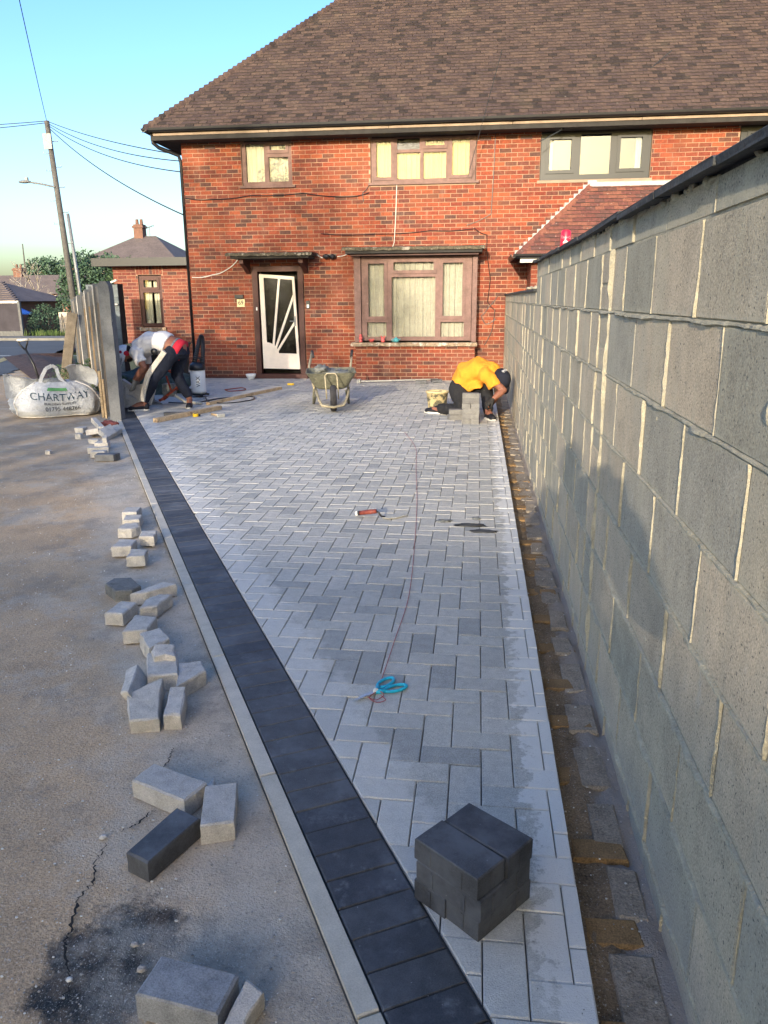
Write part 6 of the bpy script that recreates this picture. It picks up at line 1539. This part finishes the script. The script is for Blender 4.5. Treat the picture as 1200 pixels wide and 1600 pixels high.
# ---- stack of grey pavers beside the kneeling man
def gst(label, x, y, z, rot=0, s=(.2, .1)):
    b = MB(); b.prism(rect(*s), .0605, .004); o = b.build('grey_paver', M('dusty_dark_paver', [(.17, .165, .155), (.20, .195, .185), (.145, .14, .135)], scale=18, amt=.2, fine=200, famt=.25, bump=.5, bdist=.003)); o.location = (x, y, z); o.rotation_euler = (0, 0, radians(rot)); tag(o, label, 'paving block', 'stack of grey pavers beside the kneeling man')
LN = ['bottom', 'second', 'third', 'fourth', 'fifth', 'top']
for k in range(6):
    z = .061*(k+1)
    if k in (0, 1, 3):
        gst(f'grey paver in the {LN[k]} layer of the stack by the kneeling man, left column', -.115, 9.36, z, 90+random.uniform(-1.5, 1.5)); gst(f'grey paver in the {LN[k]} layer of the stack by the kneeling man, right column', -.012, 9.36, z, 90+random.uniform(-1.5, 1.5))
    else:
        gst(f'grey paver laid across the {LN[k]} layer of the stack by the kneeling man, front', -.063+random.uniform(-.006, .006), 9.31, z, random.uniform(-1.5, 1.5))
        if k < 5: gst(f'grey paver laid across the {LN[k]} layer of the stack by the kneeling man, rear', -.063, 9.412, z, random.uniform(-1.5, 1.5))
gst('loose grey paver on the ground left of the tall stack', -.245, 9.62, .061, 20, (.2, .1)); gst('loose grey paver lying tilted on another left of the tall stack', -.235, 9.63, .125, 5, (.2, .1))
# ---- bucket
t = thing('mortar_bucket', 'mortar smeared bucket with wire handle left of the kneeling man', 'bucket', (-.525, 10.45, 0))
b = MB(); b.lathe([(0, .003), (.115, .003), (.12, .01), (.145, .235), (.155, .237), (.155, .250), (.143, .250), (.140, .235), (.118, .02), (0, .015)], n=26); b.build('body', BUCK, t, smooth=True)
b = MB(); b.lathe([(.1, .238), (.150, .24), (.160, .247), (.158, .258), (.150, .262), (.138, .250)], n=26); b.build('crusted_rim', BUCKT, t, smooth=True)
b = MB(); b.ball((0, 0, .17), (.13, .13, .05), n=16, m_=6); b.build('mortar', BUCKT, t, smooth=True)
b = MB(); b.tube([V((.155*cos(a), .03+.06*sin(a), .25+.13*sin(a))) for a in [pi*i/16 for i in range(17)]], .004, 6); b.build('wire_handle', METAL, t, smooth=True)
# ---- timber and hand tools on the paving
b = MB(); b.bar((-3.94, 9.08, .028), (-3.52, 10.30, .028), .07, .05); tag(b.build('timber_batten', BATTEN), 'near thick pale timber batten on the paving behind the fence end', 'batten')
b = MB(); b.bar((-3.84, 10.72, .022), (-3.29, 12.80, .022), .055, .04); tag(b.build('timber_batten', BATTEN), 'longer thin pale timber batten pointing towards the front door', 'batten')
b = MB(); b.box(-4.05, -3.72, 9.62, 9.70, .001, .05, M4=None); tag(b.build('charcoal_offcut', DARKP), 'charcoal offcut lying left of the near timber batten', 'paving block')
t = thing('tape_measure', 'yellow and black tape measure beside the near batten', 'tape measure', (-3.62, 9.62, 0), .4)
b = MB(); b.lathe([(.001, 0), (.034, 0), (.037, .006), (.037, .034), (.034, .04), (.001, .04)], n=18); b.build('case', YEL, t); b = MB(); b.lathe([(.001, .0405), (.02, .0405), (.02, .043), (.001, .043)], n=14); b.box(.037, .06, -.02, .02, .004, .03); b.build('label_disc', BLACK, t)
t = thing('lump_hammer', 'small dusty hammer lying right of the yellow tape measure', 'hammer', (-3.36, 9.68, 0), -.7)
b = MB(); b.tube([(-.12, 0, .016), (.10, 0, .02)], [.014, .012], 8); b.build('shaft', BATTEN, t, smooth=True); b = MB(); b.box(.09, .13, -.05, .05, .002, .042); b.build('head', DUSTST, t)
b = MB(); b.box(-3.33, -3.22, 13.45, 13.50, .001, .03); tag(b.build('yellow_marker', YEL), 'small bright yellow marker on the paving in front of the door', 'marker')
t = thing('landscaping_rake', 'long handled tool lying on the paving along the bay plinth', 'rake', (-1.4, 14.0, 0), world=True)
b = MB(); b.tube([(-2.08, 13.85, .03), (-.70, 14.12, .05)], .014, 8); b.build('shaft', DUSTST, t, smooth=True); b = MB(); b.box(-2.14, -2.08, 13.80, 13.92, .0, .07); b.build('head', DUSTST, t)
for k, (x, y) in enumerate(((-.98, 13.75), (-.72, 14.0))):
    b = MB(); b.prism(rect(.2, .1), .06, .003); o = b.build('charcoal_paver', DARKP); o.location = (x, y, .063); o.rotation_euler = (0, 0, .2*k); tag(o, ['left charcoal paver by the bay plinth end of the rake handle', 'right charcoal paver by the bay plinth end of the rake handle'][k], 'paving block', 'loose charcoal pavers')
# trowel
t = thing('brick_trowel', 'pointed brick trowel with red brown handle lying on the grey paving', 'trowel', (-.62, 5.03, 0), radians(30))
b = MB(); bl_ = [(0, .0), (.03, -.035), (.09, -.045), (.20, .0), (.09, .045), (.03, .035)]
b.add([(x, y, .010+.0*x) for x, y in bl_]+[(x, y, .013) for x, y in bl_], [(5, 4, 3, 2, 1, 0), (6, 7, 8, 9, 10, 11)]+[(i, (i+1) % 6, 6+(i+1) % 6, 6+i) for i in range(6)]); b.build('blade', DUSTST, t)
b = MB(); b.tube([(.02, 0, .014), (-.005, .005, .02), (-.02, .015, .045), (-.035, .03, .055)], .0065, 8); b.build('shank', BLACK, t, smooth=True)
b = MB(); b.tube([(-.03, .028, .052), (-.06, .055, .046), (-.12, .110, .030)], [.014, .017, .015], 12); h_ = b.build('handle', HANDLE, t, smooth=True)
b = MB(); b.tube([(-.118, .108, .031), (-.130, .119, .027)], .0165, 12); b.build('ferrule', BLACK, h_); b = MB(); b.tube([(-.130, .119, .027), (-.142, .130, .024)], .016, 12); b.build('end_cap', CURT, h_)
# scissors: tip at (-.427,2.542)
t = thing('scissors', 'open turquoise handled scissors tied to red string on the grey paving', 'scissors', (-.355, 2.622, 0), radians(47))
def loop(b, c, rx, ry, rot, r=.0065):
    pts = [V((c[0]+rx*cos(a)*cos(rot)-ry*sin(a)*sin(rot), c[1]+rx*cos(a)*sin(rot)+ry*sin(a)*cos(rot), .009)) for a in [2*pi*i/24 for i in range(25)]]; b.tube(pts, r, 7, cap=False)
for s in (-1, 1):
    b = MB(); loop(b, (.078, s*.030), .045, .021, s*.22); b.tube([(.0, s*.003, .009), (.036, s*.020, .009)], [.009, .010], 8); b.build('grip', TURQ, t, smooth=True)
    b = MB(); z = .006+(.003 if s > 0 else 0); a = s*.06
    b.add([(0, -.008, z), (-.105, s*-.004, z), (-.06, .010, z), (0, .009, z), (0, -.008, z+.002), (-.105, s*-.004, z+.002), (-.06, .010, z+.002), (0, .009, z+.002)], [(0, 1, 2, 3), (7, 6, 5, 4), (0, 4, 5, 1), (1, 5, 6, 2), (2, 6, 7, 3), (3, 7, 4, 0)]); b.build('blade', STEEL, t)
b = MB(); b.ball((.002, 0, .014), (.012, .010, .010), n=10, m_=6); b.build('pivot_nut', CURT, t, smooth=True)
pts = [(-.36, 2.60, .010), (-.345, 2.70, .008), (-.33, 3.1, .006), (-.315, 3.65, .004), (-.36, 4.6, .004), (-.425, 5.6, .004), (-.51, 6.6, .005), (-.60, 7.66, .006), (-.80, 8.6, .004)]
lyingcable(pts, .0016, REDLINE, 'thin red string line running up the paving from the scissors', 'string_line', 'string')
lyingcable([(-.38, 2.585, .006), (-.345, 2.565, .006), (-.32, 2.60, .010), (-.345, 2.62, .012), (-.372, 2.58, .006), (-.34, 2.55, .005), (-.31, 2.57, .005), (-.33, 2.60, .006)], .0016, REDLINE, 'tangled red string knotted under the scissors', 'string_tangle', 'string')
# mortar droppings to the right of the trowel
for k, (x, y, a, c_, m_, lb) in enumerate(((-.20, 5.02, .05, .03, CEMENT, 'grey cement dropping right of the trowel'), (-.02, 4.93, .10, .035, PIGMENT, 'dark flat shard of slate lying near the right of the trowel'), (.07, 4.80, .075, .03, PIGMENT, 'second dark flat shard nearer the trench'), (.02, 5.10, .03, .03, CEMENT, 'small cement dropping above the dark shards'))):
    lump('cement_dropping', lb, 'debris', (x, y, .001), (a, c_, .008), m_, k*2, .6, 2, 14)
# ---- small things on sill, wall and step
t = thing('drink_can', 'red drinks can standing on the coping of the block wall', 'can', (.545, 5.36, 1.757), .5); t.rotation_euler = (0, .05, .5)
b = MB(); b.lathe([(.0, .001), (.024, .001), (.032, .010), (.033, .020), (.033, .100), (.027, .112), (.026, .116), (.024, .113), (0, .111)], n=28); cn = b.build('can_body', CANR, t, smooth=True)
def canw(c):
    a = -pi/2-.5+.25-c.y/.033*-1*0+(c.x)/.0334; return (.0336*cos(a), .0336*sin(a), .070+c.y)
text('lettering', 'Coca-Cola', .021, None, WHITE, cn, warp=canw)
b = MB(); b.grid(lambda u, v_: V((.0337*cos(-2.6+1.9*u), .0337*sin(-2.6+1.9*u), .030+.010*sin(u*6)+.010*v_)), 20, 1); b.build('white_wave', WHITE, cn)
b = MB(); b.lathe([(.0, .1165), (.010, .1165)], n=10); b.build('ring_pull', STEEL, cn)
sx = [(-2.13, 'pink', 'pink figurine with pale base at the left end of the bay sill'), (-1.93, 'bowl', 'small pink bowl on the bay sill'), (-1.72, 'red', 'little red figurine on the bay sill below the first mullion'), (-1.48, 'teal', 'small teal teapot on the bay sill under the big pane')]
for x, k, lb in sx:
    b = MB()
    if k == 'pink': b.lathe([(0, 0), (.035, 0), (.03, .03), (.018, .05)], n=12); b.ball((0, 0, .075), (.035, .03, .035)); b.ball((0, 0, .12), .026); m_ = PINK
    elif k == 'bowl': b.lathe([(0, 0), (.03, 0), (.055, .04), (.06, .055), (.052, .055), (.03, .02)], n=16); m_ = PINK
    elif k == 'red': b.lathe([(0, 0), (.04, 0), (.035, .04), (.025, .05), (.038, .08), (.02, .09), (0, .09)], n=12); b.ball((-.03, 0, .10), .016); b.ball((.03, 0, .10), .016); m_ = PINK
    else: b.lathe([(0, 0), (.045, 0), (.055, .03), (.04, .07), (0, .08)], n=16); b.ball((0, 0, .085), .012); b.tube([(.045, 0, .03), (.08, 0, .06)], .008, 6); b.tube([(-.05, 0, .06), (-.08, 0, .05), (-.075, 0, .02), (-.05, 0, .015)], .006, 6); m_ = TEAL
    o = b.build({'pink': 'figurine', 'bowl': 'small_bowl', 'red': 'figurine', 'teal': 'teapot'}[k], m_, smooth=True); o.location = (x, 14.29, .70); tag(o, lb, {'pink': 'figurine', 'bowl': 'bowl', 'red': 'figurine', 'teal': 'teapot'}[k])
b = MB(); b.lathe([(0, .003), (.05, .003), (.055, .012), (.085, .06), (.10, .105), (.093, .105), (.075, .055), (0, .02)], n=26); o = b.build('white_bowl', WHITE, smooth=True); o.location = (-4.27, 14.40, 0); tag(o, 'round white bowl on the paving left of the doorstep', 'bowl')
for k, (x, y) in enumerate(((.52, 9.4), (.50, 8.6))):
    o = lump('mortar_lump', ['pale mortar lump on top of the lower wall coping', 'second pale mortar lump further back on the lower coping'][k], 'mortar', (x+.05, y-1.2+k*1.2, 1.545), (.05, .06, .025), CMORT, k, .5, 2, 12)
for o in bpy.data.objects:
    if 'w' in o: del o['w']
